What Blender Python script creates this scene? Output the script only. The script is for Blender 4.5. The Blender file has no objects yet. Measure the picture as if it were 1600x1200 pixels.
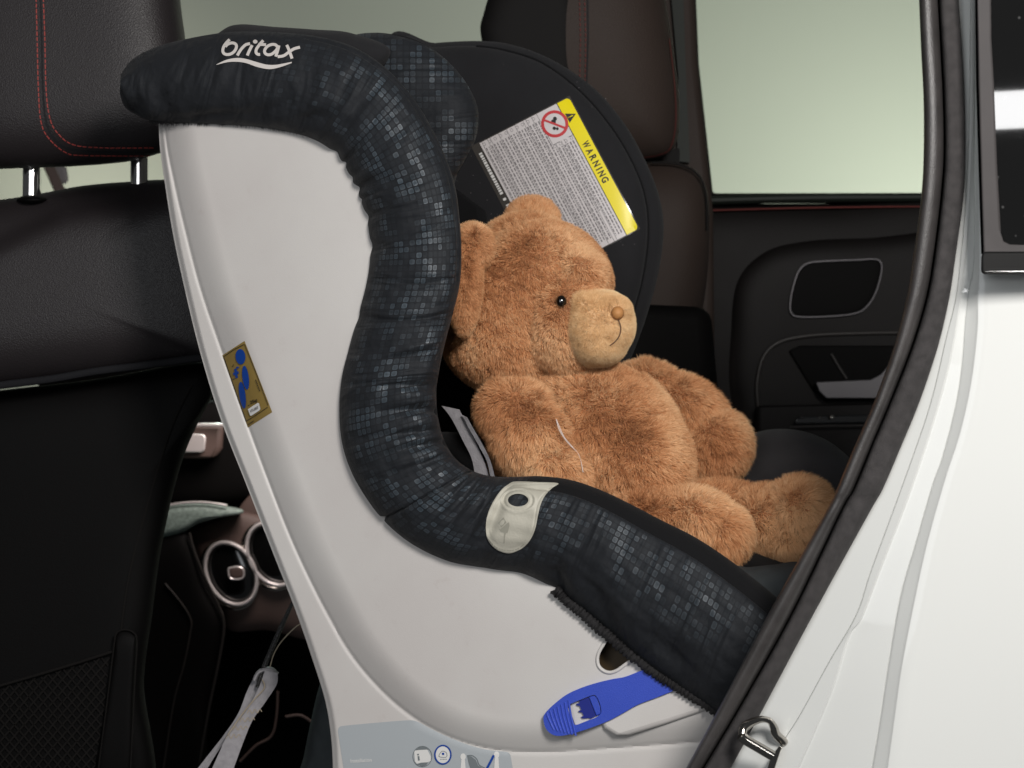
import bpy, bmesh, math, random
import numpy as np
from mathutils import Vector, Matrix, geometry
from mathutils.bvhtree import BVHTree
random.seed(7); rng = np.random.default_rng(11)
S = bpy.context.scene
COL = S.collection

# ------------------------------------------------------------ camera
DIST = 1.6; K = 0.0006 / DIST
cd = bpy.data.cameras.new('camera'); cam = bpy.data.objects.new('camera', cd); COL.objects.link(cam)
cam.location = (0, -DIST, 0); cam.rotation_euler = (math.pi/2, 0, 0)
cd.sensor_width = 36; cd.lens = 60; cd.clip_start = 0.05; cd.clip_end = 60
cd.dof.use_dof = True; cd.dof.focus_distance = 1.60; cd.dof.aperture_fstop = 11
S.camera = cam
# ------------------------------------------------------------ world, lamps, exposure
w = bpy.data.worlds.new('World'); S.world = w; w.use_nodes = True
w.node_tree.nodes['Background'].inputs[0].default_value = (0.9, 0.95, 1.0, 1)
w.node_tree.nodes['Background'].inputs[1].default_value = 0.05
S.view_settings.view_transform = 'Standard'; S.view_settings.look = 'None'
S.view_settings.exposure = 0; S.view_settings.gamma = 1
def lamp(name, loc, target, size, power, color=(1, 1, 1), size_y=None, spread=180):
    l = bpy.data.lights.new(name, 'AREA'); l.energy = power; l.color = color
    l.size = size
    if size_y: l.shape = 'RECTANGLE'; l.size_y = size_y
    l.spread = math.radians(spread)
    o = bpy.data.objects.new(name, l); COL.objects.link(o); o.location = loc
    o.rotation_euler = (Vector(target) - Vector(loc)).to_track_quat('-Z', 'Y').to_euler()
    return o
lamp('key_softbox', (0.48, -1.75, 0.66), (0.0, 0.1, 0.0), 0.34, 33, (1, 0.965, 0.93))
lamp('fill_softbox', (-0.75, -2.2, 0.35), (0, 0.1, 0), 1.3, 13, (0.94, 0.97, 1.0))
lamp('glass_reflection_lamp', (0.98, -1.9, 0.475), (0.42, -0.3, 0.22), 0.40, 1.0, (1, 1, 1), 0.065)  # added strip lamp, placed to mirror as a bright bar in the quarter glass
lamp('paint_glare_lamp', (1.0, -1.9, 0.16), (0.45, -0.3, 0.07), 0.30, 1.3, (1, 1, 1), 0.08)  # added lamp, placed to put a glare patch on the white paint
lamp('console_fill', (-0.30, 0.95, 0.12), (-0.36, 1.2, -0.2), 0.22, 2.2, (1.0, 0.88, 0.83))  # added unseen fill that brightens the console, not a fitting of the car
lamp('windscreen_light', (-0.46, 1.38, 0.10), (-0.44, 1.10, -0.16), 0.10, 1.3, (0.72, 1.0, 0.88), None, 100)
lamp('backdrop_lamp', (1.15, 1.7, -0.05), (1.25, 3.2, 0.45), 0.9, 17, (0.97, 1.0, 0.92))
lamp('backdrop_near_lamp', (1.35, 2.3, 0.25), (1.2, 3.2, 0.5), 0.3, 7.5, (1.0, 0.99, 0.93))
lamp('backdrop_low_lamp', (-0.95, 2.2, 0.2), (-1.25, 3.2, 0.50), 0.3, 1.2, (1.0, 0.96, 0.84), None, 70)

# ------------------------------------------------------------ maths helpers
AX, AY = math.sin(math.radians(20)), math.cos(math.radians(20))   # across the child seat
def P(px, py, y):
    t = DIST + y; return (K*(px-800)*t, y, K*(600-py)*t)
def Q(px, py, d):
    u = K*(px-800); ww = K*(600-py); t = (d + DIST*AY)/(u*AX + AY)
    return (u*t, -DIST+t, ww*t)
def crv(pts, n, closed=False):
    p = np.array(pts, float); m = len(p)
    out = []
    segs = m if closed else m-1
    for q in np.linspace(0, segs, n, endpoint=not closed):
        i = min(int(q), segs-1); f = q-i
        g = (lambda j: p[j % m]) if closed else (lambda j: p[max(0, min(m-1, j))])
        a, b, c, d = g(i-1), g(i), g(i+1), g(i+2)
        out.append(0.5*((2*b) + (-a+c)*f + (2*a-5*b+4*c-d)*f*f + (-a+3*b-3*c+d)*f**3))
    return np.array(out)
def even(pts, step):
    p = np.array(pts, float); L = np.r_[0, np.cumsum(np.linalg.norm(np.diff(p, axis=0), axis=1))]
    n = max(2, int(round(L[-1]/step))+1); s = np.linspace(0, L[-1], n)
    return np.stack([np.interp(s, L, p[:, k]) for k in range(p.shape[1])], 1)

# ------------------------------------------------------------ materials
M = {}
def new(name):
    m = bpy.data.materials.new(name); m.use_nodes = True; M[name] = m
    return m, m.node_tree, m.node_tree.nodes['Principled BSDF']
def mat(name, col, rough=0.5, metal=0, bump=None, var=0.0, coat=0, spec=0.5, varscale=6, sheen=0, emit=0):
    m, t, b = new(name); N, L = t.nodes, t.links
    b.inputs['Base Color'].default_value = (*col, 1); b.inputs['Roughness'].default_value = rough
    b.inputs['Metallic'].default_value = metal; b.inputs['Coat Weight'].default_value = coat
    b.inputs['Coat Roughness'].default_value = 0.06
    b.inputs['Specular IOR Level'].default_value = spec; b.inputs['Sheen Weight'].default_value = sheen
    tc = N.new('ShaderNodeTexCoord')
    if var:
        n = N.new('ShaderNodeTexNoise'); n.inputs['Scale'].default_value = varscale; n.inputs['Detail'].default_value = 7
        L.new(tc.outputs['Object'], n.inputs['Vector'])
        r = N.new('ShaderNodeMapRange'); r.inputs[1].default_value = 0.3; r.inputs[2].default_value = 0.7
        r.inputs[3].default_value = 1-var; r.inputs[4].default_value = 1+var*0.6
        L.new(n.outputs[0], r.inputs[0])
        x = N.new('ShaderNodeVectorMath'); x.operation = 'SCALE'; x.inputs[0].default_value = col
        L.new(r.outputs[0], x.inputs['Scale']); L.new(x.outputs[0], b.inputs['Base Color'])
        rr = N.new('ShaderNodeMapRange'); rr.inputs[3].default_value = max(0, rough-0.08); rr.inputs[4].default_value = min(1, rough+0.08)
        L.new(n.outputs[0], rr.inputs[0]); L.new(rr.outputs[0], b.inputs['Roughness'])
    if bump:
        kind, sc, st = bump
        if kind == 'leather':
            v = N.new('ShaderNodeTexVoronoi'); v.inputs['Scale'].default_value = sc; v.feature = 'SMOOTH_F1'
            nz = N.new('ShaderNodeTexNoise'); nz.inputs['Scale'].default_value = sc*0.6
            L.new(tc.outputs['Object'], nz.inputs['Vector'])
            mx = N.new('ShaderNodeVectorMath'); mx.operation = 'MULTIPLY_ADD'
            L.new(nz.outputs['Color'], mx.inputs[0]); mx.inputs[1].default_value = (1.2/sc,)*3
            L.new(tc.outputs['Object'], mx.inputs[2]); L.new(mx.outputs[0], v.inputs['Vector']); h = v.outputs['Distance']
        else:
            v = N.new('ShaderNodeTexNoise'); v.inputs['Scale'].default_value = sc; v.inputs['Detail'].default_value = 4
            L.new(tc.outputs['Object'], v.inputs['Vector']); h = v.outputs[0]
        bp = N.new('ShaderNodeBump'); bp.inputs['Strength'].default_value = st; bp.inputs['Distance'].default_value = 0.001
        L.new(h, bp.inputs['Height']); L.new(bp.outputs[0], b.inputs['Normal'])
    return m
mat('leather', (0.020, 0.0165, 0.0175), 0.46, spec=0.36, bump=('leather', 760, 0.40), var=0.12)
mat('leather_far', (0.036, 0.0245, 0.0195), 0.66, spec=0.3, bump=('leather', 600, 0.4), var=0.1)
mat('trim_soft', (0.010, 0.010, 0.012), 0.75, spec=0.2, bump=('noise', 900, 0.8))
mat('moulding', (0.008, 0.008, 0.008), 0.5, spec=0.12)
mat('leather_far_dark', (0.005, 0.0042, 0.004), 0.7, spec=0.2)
mat('black_plastic', (0.0028, 0.0025, 0.0025), 0.6, spec=0.10, bump=('noise', 900, 0.3), var=0.2)
mat('black_gloss', (0.004, 0.004, 0.004), 0.12, coat=1)
mat('dark_void', (0.002, 0.002, 0.002), 0.95, spec=0.05)
mat('door_plastic', (0.0075, 0.0062, 0.0058), 0.6, spec=0.2, bump=('noise', 500, 0.4), var=0.25, varscale=9)
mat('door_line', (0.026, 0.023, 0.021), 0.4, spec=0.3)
mat('door_dark', (0.003, 0.0027, 0.0026), 0.7, spec=0.1)
mat('handle_metal', (0.10, 0.095, 0.10), 0.42, metal=0.6)
mat('sill_green', (0.014, 0.018, 0.014), 0.6, spec=0.3)
mat('console_brown', (0.095, 0.062, 0.052), 0.6, bump=('noise', 700, 0.5), var=0.15)
mat('dash_top_lit', (0.24, 0.31, 0.275), 0.5, bump=('noise', 500, 1.0), var=0.35, varscale=180)  # pale teal of the windscreen light is put into this base colour
mat('chrome', (0.75, 0.72, 0.70), 0.10, metal=1)
mat('vent_chrome', (0.88, 0.83, 0.81), 0.28, metal=0.5)
mat('steel', (0.50, 0.47, 0.43), 0.13, metal=1, var=0.1, varscale=60)
mat('red_thread', (0.36, 0.055, 0.045), 0.7)
mat('far_thread', (0.12, 0.02, 0.016), 0.8)
mat('seam_dark', (0.004, 0.004, 0.006), 0.8)
mat('net', (0.0085, 0.0075, 0.007), 0.9, spec=0.15)
mat('rubber', (0.046, 0.042, 0.041), 0.40, bump=('noise', 900, 0.35), var=0.3, varscale=40)
mat('rubber_flock', (0.044, 0.040, 0.040), 0.8, bump=('noise', 1500, 1.0), var=0.35, varscale=130)
mat('paint', (0.655, 0.665, 0.645), 0.5, coat=0.6, spec=0.2, var=0.012, varscale=3)
mat('seam_grey', (0.20, 0.20, 0.20), 0.7)
mat('trim_grey', (0.060, 0.055, 0.055), 0.6, spec=0.2, var=0.15, varscale=40)
mat('white', (0.72, 0.71, 0.69), 0.6)
mat('logo_white', (0.62, 0.58, 0.55), 0.6)
mat('blue_plastic', (0.036, 0.076, 0.49), 0.42, bump=('noise', 1200, 0.35), var=0.04, varscale=30)
mat('blue_dark', (0.008, 0.018, 0.21), 0.5)
mat('blue_print', (0.004, 0.05, 0.30), 0.5)
mat('grey_tab', (0.46, 0.44, 0.37), 0.55, bump=('noise', 500, 0.3), var=0.06, varscale=60)
mat('grey_tab_dark', (0.30, 0.29, 0.24), 0.6)
mat('gold', (0.25, 0.17, 0.048), 0.45, spec=0.4, var=0.05, varscale=80)
mat('ink', (0.012, 0.011, 0.012), 0.5)
mat('ink_soft', (0.20, 0.185, 0.19), 0.6)
mat('slot_shade', (0.05, 0.03, 0.01), 0.6)
mat('label_paper', (0.66, 0.62, 0.62), 0.30, bump=('noise', 60, 0.5), var=0.03, varscale=30)
mat('label_clear', (0.06, 0.055, 0.05), 0.2)
mat('yellow', (0.86, 0.72, 0.004), 0.38)
mat('red_print', (0.55, 0.045, 0.05), 0.4)
mat('sticker_grey', (0.40, 0.43, 0.45), 0.5)
mat('sticker_dark', (0.17, 0.19, 0.20), 0.5)
mat('strap', (0.33, 0.315, 0.33), 0.62, bump=('noise', 900, 1.0), var=0.15, varscale=150)
mat('strap_edge', (0.36, 0.30, 0.22), 0.7)
mat('cord', (0.03, 0.028, 0.028), 0.25, bump=('noise', 1100, 1.0), var=0.9, varscale=500)
mat('thread_white', (0.7, 0.6, 0.55), 0.7)
mat('nose', (0.52, 0.24, 0.08), 0.6, bump=('noise', 700, 0.8))
mat('eye_black', (0.006, 0.004, 0.003), 0.07, coat=1)
mat('mouth', (0.17, 0.09, 0.05), 0.8)
mat('fabric_plain', (0.018, 0.018, 0.020), 0.9, spec=0.2, bump=('noise', 1300, 0.7), var=0.12, sheen=0.04, varscale=25)
mat('fabric_dome', (0.044, 0.042, 0.044), 0.9, spec=0.2, bump=('noise', 1000, 0.6), var=0.25, sheen=0.05, varscale=14)
mat('fabric_grey', (0.060, 0.068, 0.072), 0.9, spec=0.2, bump=('noise', 1000, 0.8), var=0.15, varscale=60)
mat('lining', (0.007, 0.007, 0.0078), 0.9, spec=0.15, bump=('noise', 1300, 0.6), sheen=0.03)
mat('elastic', (0.012, 0.011, 0.012), 0.7, bump=('noise', 1500, 1.2))
mat('backdrop', (0.51, 0.55, 0.465), 0.9)

def shell_mat():
    m, t, b = new('shell'); N, L = t.nodes, t.links
    b.inputs['Roughness'].default_value = 0.42; b.inputs['Specular IOR Level'].default_value = 0.4
    tc = N.new('ShaderNodeTexCoord')
    a = N.new('ShaderNodeTexNoise'); a.inputs['Scale'].default_value = 7; a.inputs['Detail'].default_value = 6
    c = N.new('ShaderNodeTexNoise'); c.inputs['Scale'].default_value = 55; c.inputs['Detail'].default_value = 8; c.inputs['Roughness'].default_value = 0.7
    L.new(tc.outputs['Object'], a.inputs['Vector'])
    mp = N.new('ShaderNodeMapping'); mp.inputs['Scale'].default_value = (1, 1, 1.0); L.new(tc.outputs['Object'], mp.inputs[0]); L.new(mp.outputs[0], c.inputs['Vector'])
    r1 = N.new('ShaderNodeMapRange'); r1.inputs[1].default_value = 0.4; r1.inputs[2].default_value = 0.65
    r2 = N.new('ShaderNodeMapRange'); r2.inputs[1].default_value = 0.60; r2.inputs[2].default_value = 0.76
    L.new(a.outputs[0], r1.inputs[0]); L.new(c.outputs[0], r2.inputs[0])
    x = N.new('ShaderNodeMix'); x.data_type = 'RGBA'; x.inputs['A'].default_value = (0.60, 0.578, 0.555, 1); x.inputs['B'].default_value = (0.565, 0.535, 0.515, 1)
    L.new(r1.outputs[0], x.inputs['Factor'])
    q = N.new('ShaderNodeMath'); q.operation = 'MULTIPLY'; q.inputs[1].default_value = 0.22
    q2 = N.new('ShaderNodeMath'); q2.operation = 'MULTIPLY'; L.new(r2.outputs[0], q2.inputs[0]); L.new(r1.outputs[0], q2.inputs[1]); L.new(q2.outputs[0], q.inputs[0])
    y = N.new('ShaderNodeMix'); y.data_type = 'RGBA'; y.inputs['B'].default_value = (0.33, 0.25, 0.22, 1)
    L.new(q.outputs[0], y.inputs['Factor']); L.new(x.outputs['Result'], y.inputs['A']); L.new(y.outputs['Result'], b.inputs['Base Color'])
    bn = N.new('ShaderNodeTexNoise'); bn.inputs['Scale'].default_value = 1400; L.new(tc.outputs['Object'], bn.inputs['Vector'])
    bp = N.new('ShaderNodeBump'); bp.inputs['Strength'].default_value = 0.25; bp.inputs['Distance'].default_value = 0.0005
    L.new(bn.outputs[0], bp.inputs['Height']); L.new(bp.outputs[0], b.inputs['Normal'])
shell_mat()

def pattern_mat():
    m, t, b = new('patterned_fabric'); N, L = t.nodes, t.links
    def math_(op, a, bb=None, c=None):
        n = N.new('ShaderNodeMath'); n.operation = op
        for i, v in enumerate((a, bb, c)):
            if v is None: continue
            if isinstance(v, (int, float)): n.inputs[i].default_value = v
            else: L.new(v, n.inputs[i])
        return n.outputs[0]
    uv = N.new('ShaderNodeUVMap'); uv.uv_map = 'UVMap'
    sc = N.new('ShaderNodeVectorMath'); sc.operation = 'SCALE'; sc.inputs['Scale'].default_value = 1/0.0060
    L.new(uv.outputs[0], sc.inputs[0])
    fl = N.new('ShaderNodeVectorMath'); fl.operation = 'FLOOR'; L.new(sc.outputs[0], fl.inputs[0])
    fr = N.new('ShaderNodeVectorMath'); fr.operation = 'FRACTION'; L.new(sc.outputs[0], fr.inputs[0])
    sp = N.new('ShaderNodeSeparateXYZ'); L.new(fr.outputs[0], sp.inputs[0])
    def p4(s):
        a = math_('ABSOLUTE', math_('SUBTRACT', s, 0.5)); return math_('POWER', math_('DIVIDE', a, 0.40), 4.0)
    rad = math_('ADD', p4(sp.outputs[0]), p4(sp.outputs[1]))
    sq = N.new('ShaderNodeMapRange'); sq.inputs[1].default_value = 1.25; sq.inputs[2].default_value = 0.75; L.new(rad, sq.inputs[0])
    inner = N.new('ShaderNodeMapRange'); inner.inputs[1].default_value = 0.02; inner.inputs[2].default_value = 0.5
    inner.inputs[3].default_value = 0.62; inner.inputs[4].default_value = 1.0; L.new(rad, inner.inputs[0])
    n1 = N.new('ShaderNodeTexNoise'); n1.inputs['Scale'].default_value = 0.15; n1.inputs['Detail'].default_value = 2; L.new(fl.outputs[0], n1.inputs['Vector'])
    wn = N.new('ShaderNodeTexWhiteNoise'); L.new(fl.outputs[0], wn.inputs['Vector'])
    n3 = N.new('ShaderNodeTexNoise'); n3.inputs['Scale'].default_value = 0.42; n3.inputs['Detail'].default_value = 0
    mp = N.new('ShaderNodeVectorMath'); mp.operation = 'ADD'; mp.inputs[1].default_value = (31, 17, 5)
    L.new(fl.outputs[0], mp.inputs[0]); L.new(mp.outputs[0], n3.inputs['Vector'])
    at = N.new('ShaderNodeAttribute'); at.attribute_name = 'amount'
    big = N.new('ShaderNodeMapRange'); big.inputs[1].default_value = 0.38; big.inputs[2].default_value = 0.56; L.new(n1.outputs[0], big.inputs[0])
    on = math_('GREATER_THAN', math_('ADD', math_('MULTIPLY', wn.outputs[0], 0.35), n3.outputs[0]), 0.635)
    k = math_('MULTIPLY', math_('MULTIPLY', on, sq.outputs[0]), inner.outputs[0])
    wn2 = N.new('ShaderNodeTexWhiteNoise'); wn2.noise_dimensions = '4D'; wn2.inputs['W'].default_value = 3.7; L.new(fl.outputs[0], wn2.inputs['Vector'])
    k = math_('MULTIPLY', k, math_('ADD', math_('MULTIPLY', wn2.outputs[0], 0.7), 0.3))
    k = math_('MULTIPLY', k, big.outputs[0]); k = math_('MULTIPLY', k, at.outputs['Fac'])
    faint = math_('MULTIPLY', math_('MULTIPLY', math_('MULTIPLY', sq.outputs[0], 0.085), at.outputs['Fac']), math_('ADD', math_('MULTIPLY', big.outputs[0], 0.8), 0.15))
    kk = math_('MAXIMUM', k, faint)
    mx = N.new('ShaderNodeMix'); mx.data_type = 'RGBA'; mx.inputs['A'].default_value = (0.0100, 0.0115, 0.0145, 1); mx.inputs['B'].default_value = (0.050, 0.072, 0.092, 1)
    L.new(kk, mx.inputs['Factor']); L.new(mx.outputs['Result'], b.inputs['Base Color'])
    L.new(math_('SUBTRACT', 0.72, math_('MULTIPLY', kk, 0.40)), b.inputs['Roughness']); L.new(math_('ADD', 0.30, math_('MULTIPLY', kk, 0.85)), b.inputs['Specular IOR Level'])
    b.inputs['Sheen Weight'].default_value = 0.03; b.inputs['Specular IOR Level'].default_value = 0.3
    tc = N.new('ShaderNodeTexCoord')
    bn = N.new('ShaderNodeTexNoise'); bn.inputs['Scale'].default_value = 1200; L.new(tc.outputs['Object'], bn.inputs['Vector'])
    bl = N.new('ShaderNodeTexNoise'); bl.inputs['Scale'].default_value = 28; bl.inputs['Detail'].default_value = 3; L.new(tc.outputs['Object'], bl.inputs['Vector'])
    b1 = N.new('ShaderNodeBump'); b1.inputs['Strength'].default_value = 0.6; b1.inputs['Distance'].default_value = 0.0008; L.new(bn.outputs[0], b1.inputs['Height'])
    b2 = N.new('ShaderNodeBump'); b2.inputs['Strength'].default_value = 0.6; b2.inputs['Distance'].default_value = 0.010; L.new(bl.outputs[0], b2.inputs['Height'])
    L.new(b1.outputs[0], b2.inputs['Normal'])
    mp3 = N.new('ShaderNodeMapping'); mp3.inputs['Scale'].default_value = (9, 42, 1); mp3.inputs['Rotation'].default_value = (0, 0, 0.25); L.new(uv.outputs[0], mp3.inputs[0])
    wr = N.new('ShaderNodeTexNoise'); wr.inputs['Scale'].default_value = 1.0; wr.inputs['Detail'].default_value = 2.5; wr.inputs['Distortion'].default_value = 0.6; L.new(mp3.outputs[0], wr.inputs['Vector'])
    b3 = N.new('ShaderNodeBump'); b3.inputs['Strength'].default_value = 0.8; b3.inputs['Distance'].default_value = 0.014; L.new(wr.outputs[0], b3.inputs['Height'])
    L.new(b2.outputs[0], b3.inputs['Normal']); L.new(b3.outputs[0], b.inputs['Normal'])
pattern_mat()

def fur_mat(name, dark, mid, light, skin=False, scale=22):
    m, t, b = new(name); N, L = t.nodes, t.links
    tc = N.new('ShaderNodeTexCoord')
    n = N.new('ShaderNodeTexNoise'); n.inputs['Scale'].default_value = scale; n.inputs['Detail'].default_value = 4; L.new(tc.outputs['Object'], n.inputs['Vector'])
    at = N.new('ShaderNodeAttribute'); at.attribute_name = 'rnd'
    ad = N.new('ShaderNodeMath'); ad.operation = 'MULTIPLY_ADD'; L.new(at.outputs['Fac'], ad.inputs[0]); ad.inputs[1].default_value = 0.38
    L.new(n.outputs[0], ad.inputs[2])
    cr = N.new('ShaderNodeValToRGB'); e = cr.color_ramp.elements
    e[0].position = 0.36; e[0].color = (*dark, 1); e[1].position = 0.86; e[1].color = (*light, 1)
    q = cr.color_ramp.elements.new(0.60); q.color = (*mid, 1)
    L.new(ad.outputs[0], cr.inputs[0]); L.new(cr.outputs[0], b.inputs['Base Color'])
    b.inputs['Roughness'].default_value = 0.65; b.inputs['Specular IOR Level'].default_value = 0.25
    b.inputs['Sheen Weight'].default_value = 0.15; b.inputs['Sheen Tint'].default_value = (1, 0.85, 0.7, 1)
    if not skin:
        nn = N.new('ShaderNodeAttribute'); nn.attribute_name = 'sn'; L.new(nn.outputs['Vector'], b.inputs['Normal'])
        tr = N.new('ShaderNodeBsdfTranslucent'); L.new(cr.outputs[0], tr.inputs[0]); mx = N.new('ShaderNodeMixShader'); mx.inputs[0].default_value = 0.35
        L.new(b.outputs[0], mx.inputs[1]); L.new(tr.outputs[0], mx.inputs[2]); L.new(mx.outputs[0], N['Material Output'].inputs[0])
fur_mat('fur_brown', (0.33, 0.135, 0.055), (0.68, 0.335, 0.150), (0.94, 0.63, 0.365), scale=11)
fur_mat('fur_brown_skin', (0.30, 0.13, 0.055), (0.4, 0.18, 0.08), (0.5, 0.24, 0.11), True)
fur_mat('fur_cream', (0.72, 0.44, 0.21), (0.90, 0.62, 0.34), (0.97, 0.77, 0.50))
fur_mat('fur_cream_skin', (0.75, 0.5, 0.28), (0.82, 0.57, 0.33), (0.88, 0.65, 0.40), True)

def glass_mat(name, tint, refl):
    m = bpy.data.materials.new(name); m.use_nodes = True; M[name] = m; N, L = m.node_tree.nodes, m.node_tree.links
    N.remove(N['Principled BSDF']); o = N['Material Output']
    t = N.new('ShaderNodeBsdfTransparent'); t.inputs[0].default_value = (*tint, 1)
    g = N.new('ShaderNodeBsdfGlossy'); g.inputs['Roughness'].default_value = 0.02
    x = N.new('ShaderNodeMixShader'); x.inputs[0].default_value = refl
    L.new(t.outputs[0], x.inputs[1]); L.new(g.outputs[0], x.inputs[2]); L.new(x.outputs[0], o.inputs[0])
glass_mat('window_glass', (0.95, 0.96, 0.945), 0.01)
def qglass():
    m, t, b = new('quarter_glass'); N, L = t.nodes, t.links
    b.inputs['Roughness'].default_value = 0.03; b.inputs['Coat Weight'].default_value = 1; b.inputs['Coat Roughness'].default_value = 0.01
    tc = N.new('ShaderNodeTexCoord'); v = N.new('ShaderNodeTexVoronoi'); v.inputs['Scale'].default_value = 95; L.new(tc.outputs['Object'], v.inputs['Vector'])
    r = N.new('ShaderNodeMapRange'); r.inputs[1].default_value = 0.13; r.inputs[2].default_value = 0.06; L.new(v.outputs['Distance'], r.inputs[0])
    x = N.new('ShaderNodeMix'); x.data_type = 'RGBA'; x.inputs['A'].default_value = (0.006, 0.006, 0.006, 1); x.inputs['B'].default_value = (0.06, 0.06, 0.06, 1)
    L.new(r.outputs[0], x.inputs['Factor']); L.new(x.outputs['Result'], b.inputs['Base Color'])
qglass()

# ------------------------------------------------------------ object helpers
def thing(name, label, cat, loc, group=None):
    o = bpy.data.objects.new(name, None); COL.objects.link(o); o.location = loc; o.empty_display_size = 0.05
    o['label'] = label; o['category'] = cat
    if group: o['group'] = group
    return o
def mk(name, V, F, material, parent=None, smooth=True, uv=None, sharp=35, amount=None, label=None):
    me = bpy.data.meshes.new(name); me.from_pydata([tuple(map(float, v)) for v in V], [], F); me.update()
    me.materials.append(M[material])
    if uv is not None:
        l = me.uv_layers.new(name='UVMap'); vi = np.zeros(len(me.loops), int); me.loops.foreach_get('vertex_index', vi)
        l.data.foreach_set('uv', np.array(uv, float)[vi].ravel())
    if amount is not None:
        a = me.attributes.new('amount', 'FLOAT', 'POINT'); a.data.foreach_set('value', np.array(amount, float))
    if smooth:
        me.polygons.foreach_set('use_smooth', [True]*len(me.polygons))
        if sharp: me.set_sharp_from_angle(angle=math.radians(sharp))
    o = bpy.data.objects.new(name, me); COL.objects.link(o)
    if parent is not None:
        o.parent = parent
        if parent.type == 'EMPTY': o.matrix_parent_inverse = Matrix.Translation(-Vector(parent.location))
    if label: o['label'] = label
    return o
def gridF(n, m, cu=False, cv=False, off=0):
    F = []
    for i in range(n if cu else n-1):
        for j in range(m if cv else m-1):
            a = i*m+j; b = i*m+(j+1) % m; c = ((i+1) % n)*m+(j+1) % m; d = ((i+1) % n)*m+j
            F.append((a+off, b+off, c+off, d+off))
    return F
class Acc:
    def __init__(s): s.V = []; s.F = []
    def add(s, V, F):
        o = len(s.V); s.V += [tuple(v) for v in V]; s.F += [tuple(i+o for i in f) for f in F]
    def build(s, *a, **k): return mk(a[0], s.V, s.F, *a[1:], **k)
def pillow(name, outline, mp, d0, Tf, Tb, material, parent=None, c=None, n=2.6, m=2.0, rings=18, seg=120, closed_curve=True, fn=None, amount=None, **kw):
    o = crv(outline, seg, True) if closed_curve else even(list(outline)+[outline[0]], np.linalg.norm(np.diff(np.array(list(outline)+[outline[0]], float), axis=0), axis=1).sum()/seg)[:-1]
    seg = len(o)
    c = np.array(c if c else o.mean(0), float)
    V = []; UV = []
    def ring(r, side):
        h = (max(0, 1-r**n))**(1/m)
        for p in o:
            q = c+(p-c)*r
            d = d0 - Tf*h if side > 0 else d0 + Tb*h
            if fn and side > 0: d += fn(q[0], q[1], r)
            V.append(mp(q[0], q[1], d)); UV.append((q[0]*0.0006, q[1]*0.0006))
    rs = [math.sin(j/rings*math.pi/2) for j in range(1, rings+1)]
    for r in rs: ring(r, 1)
    for r in rs[-2::-1]: ring(r, -1)
    nr = len(V)//seg
    F = gridF(nr, seg, False, True)
    V.append(mp(c[0], c[1], d0-Tf + (fn(c[0], c[1], 0) if fn else 0))); UV.append((c[0]*0.0006, c[1]*0.0006)); a = len(V)-1
    V.append(mp(c[0], c[1], d0+Tb)); UV.append((0, 0)); b = len(V)-1
    for j in range(seg):
        F.append((a, (j+1) % seg, j)); F.append((b, (nr-1)*seg+j, (nr-1)*seg+(j+1) % seg))
    return mk(name, V, F, material, parent, uv=UV, amount=None if amount is None else [amount]*len(V), **kw)
def sweep(path, rad, seg=10, flat=1.0, caps=True):
    p = [Vector(q) for q in path]; n = len(p)
    if not hasattr(rad, '__len__'): rad = [rad]*n
    V = []; up = Vector((0, 1, 0))
    for i in range(n):
        t = (p[min(i+1, n-1)]-p[max(i-1, 0)]).normalized()
        s = t.cross(up)
        if s.length < 1e-4: s = t.cross(Vector((1, 0, 0)))
        s.normalize(); u = s.cross(t).normalized()
        for k in range(seg):
            a = 2*math.pi*k/seg; V.append(p[i]+s*math.cos(a)*rad[i]+u*math.sin(a)*rad[i]*flat)
    F = gridF(n, seg, False, True)
    if caps: F.append(tuple(range(seg))); F.append(tuple(range(n*seg-1, (n-1)*seg-1, -1)))
    return V, F
def tube(name, pts, mp, d, rpx, material, parent, n=60, closed=False, flat=1.0, seg=10, **kw):
    c = crv(pts, n, closed)
    sc = 0.0006
    pth = [mp(q[0], q[1], d(i/(n-1)) if callable(d) else d) for i, q in enumerate(c)]
    zs = [(DIST+q[1])/DIST*sc for q in pth]
    r = [(rpx(i/(n-1)) if callable(rpx) else rpx)*zs[i] for i in range(n)]
    if closed:
        pth += pth[:1]; r += r[:1]
        V, F = sweep(pth, r, seg, flat, False)
    else: V, F = sweep(pth, r, seg, flat)
    return mk(name, V, F, material, parent, **kw)
def prism(name, outer, mp, d0, d1, material, parent, holes=(), bevel=0.0, smooth_outline=0, **kw):
    o = [tuple(q) for q in (crv(outer, smooth_outline, True) if smooth_outline else outer)]
    loops = [o]+[[tuple(q) for q in h] for h in holes]
    flatp = [q for l in loops for q in l]
    tri = geometry.tessellate_polygon([[Vector((q[0], q[1], 0)) for q in l] for l in loops])
    n = len(flatp)
    V = [mp(q[0], q[1], d0) for q in flatp]+[mp(q[0], q[1], d1) for q in flatp]
    F = [tuple(t) for t in tri]+[tuple(i+n for i in reversed(t)) for t in tri]
    k = 0
    for l in loops:
        for i in range(len(l)):
            a = k+i; b = k+(i+1) % len(l); F.append((a, b, b+n, a+n))
        k += len(l)
    ob = mk(name, V, F, material, parent, smooth=True, sharp=30, **kw)
    bm = bmesh.new(); bm.from_mesh(ob.data); bmesh.ops.recalc_face_normals(bm, faces=bm.faces)
    bm.to_mesh(ob.data); bm.free(); ob.data.set_sharp_from_angle(angle=math.radians(30))
    if bevel:
        b = ob.modifiers.new('bevel', 'BEVEL'); b.width = bevel; b.segments = 3; b.limit_method = 'ANGLE'; b.angle_limit = math.radians(50)
    return ob
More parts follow.
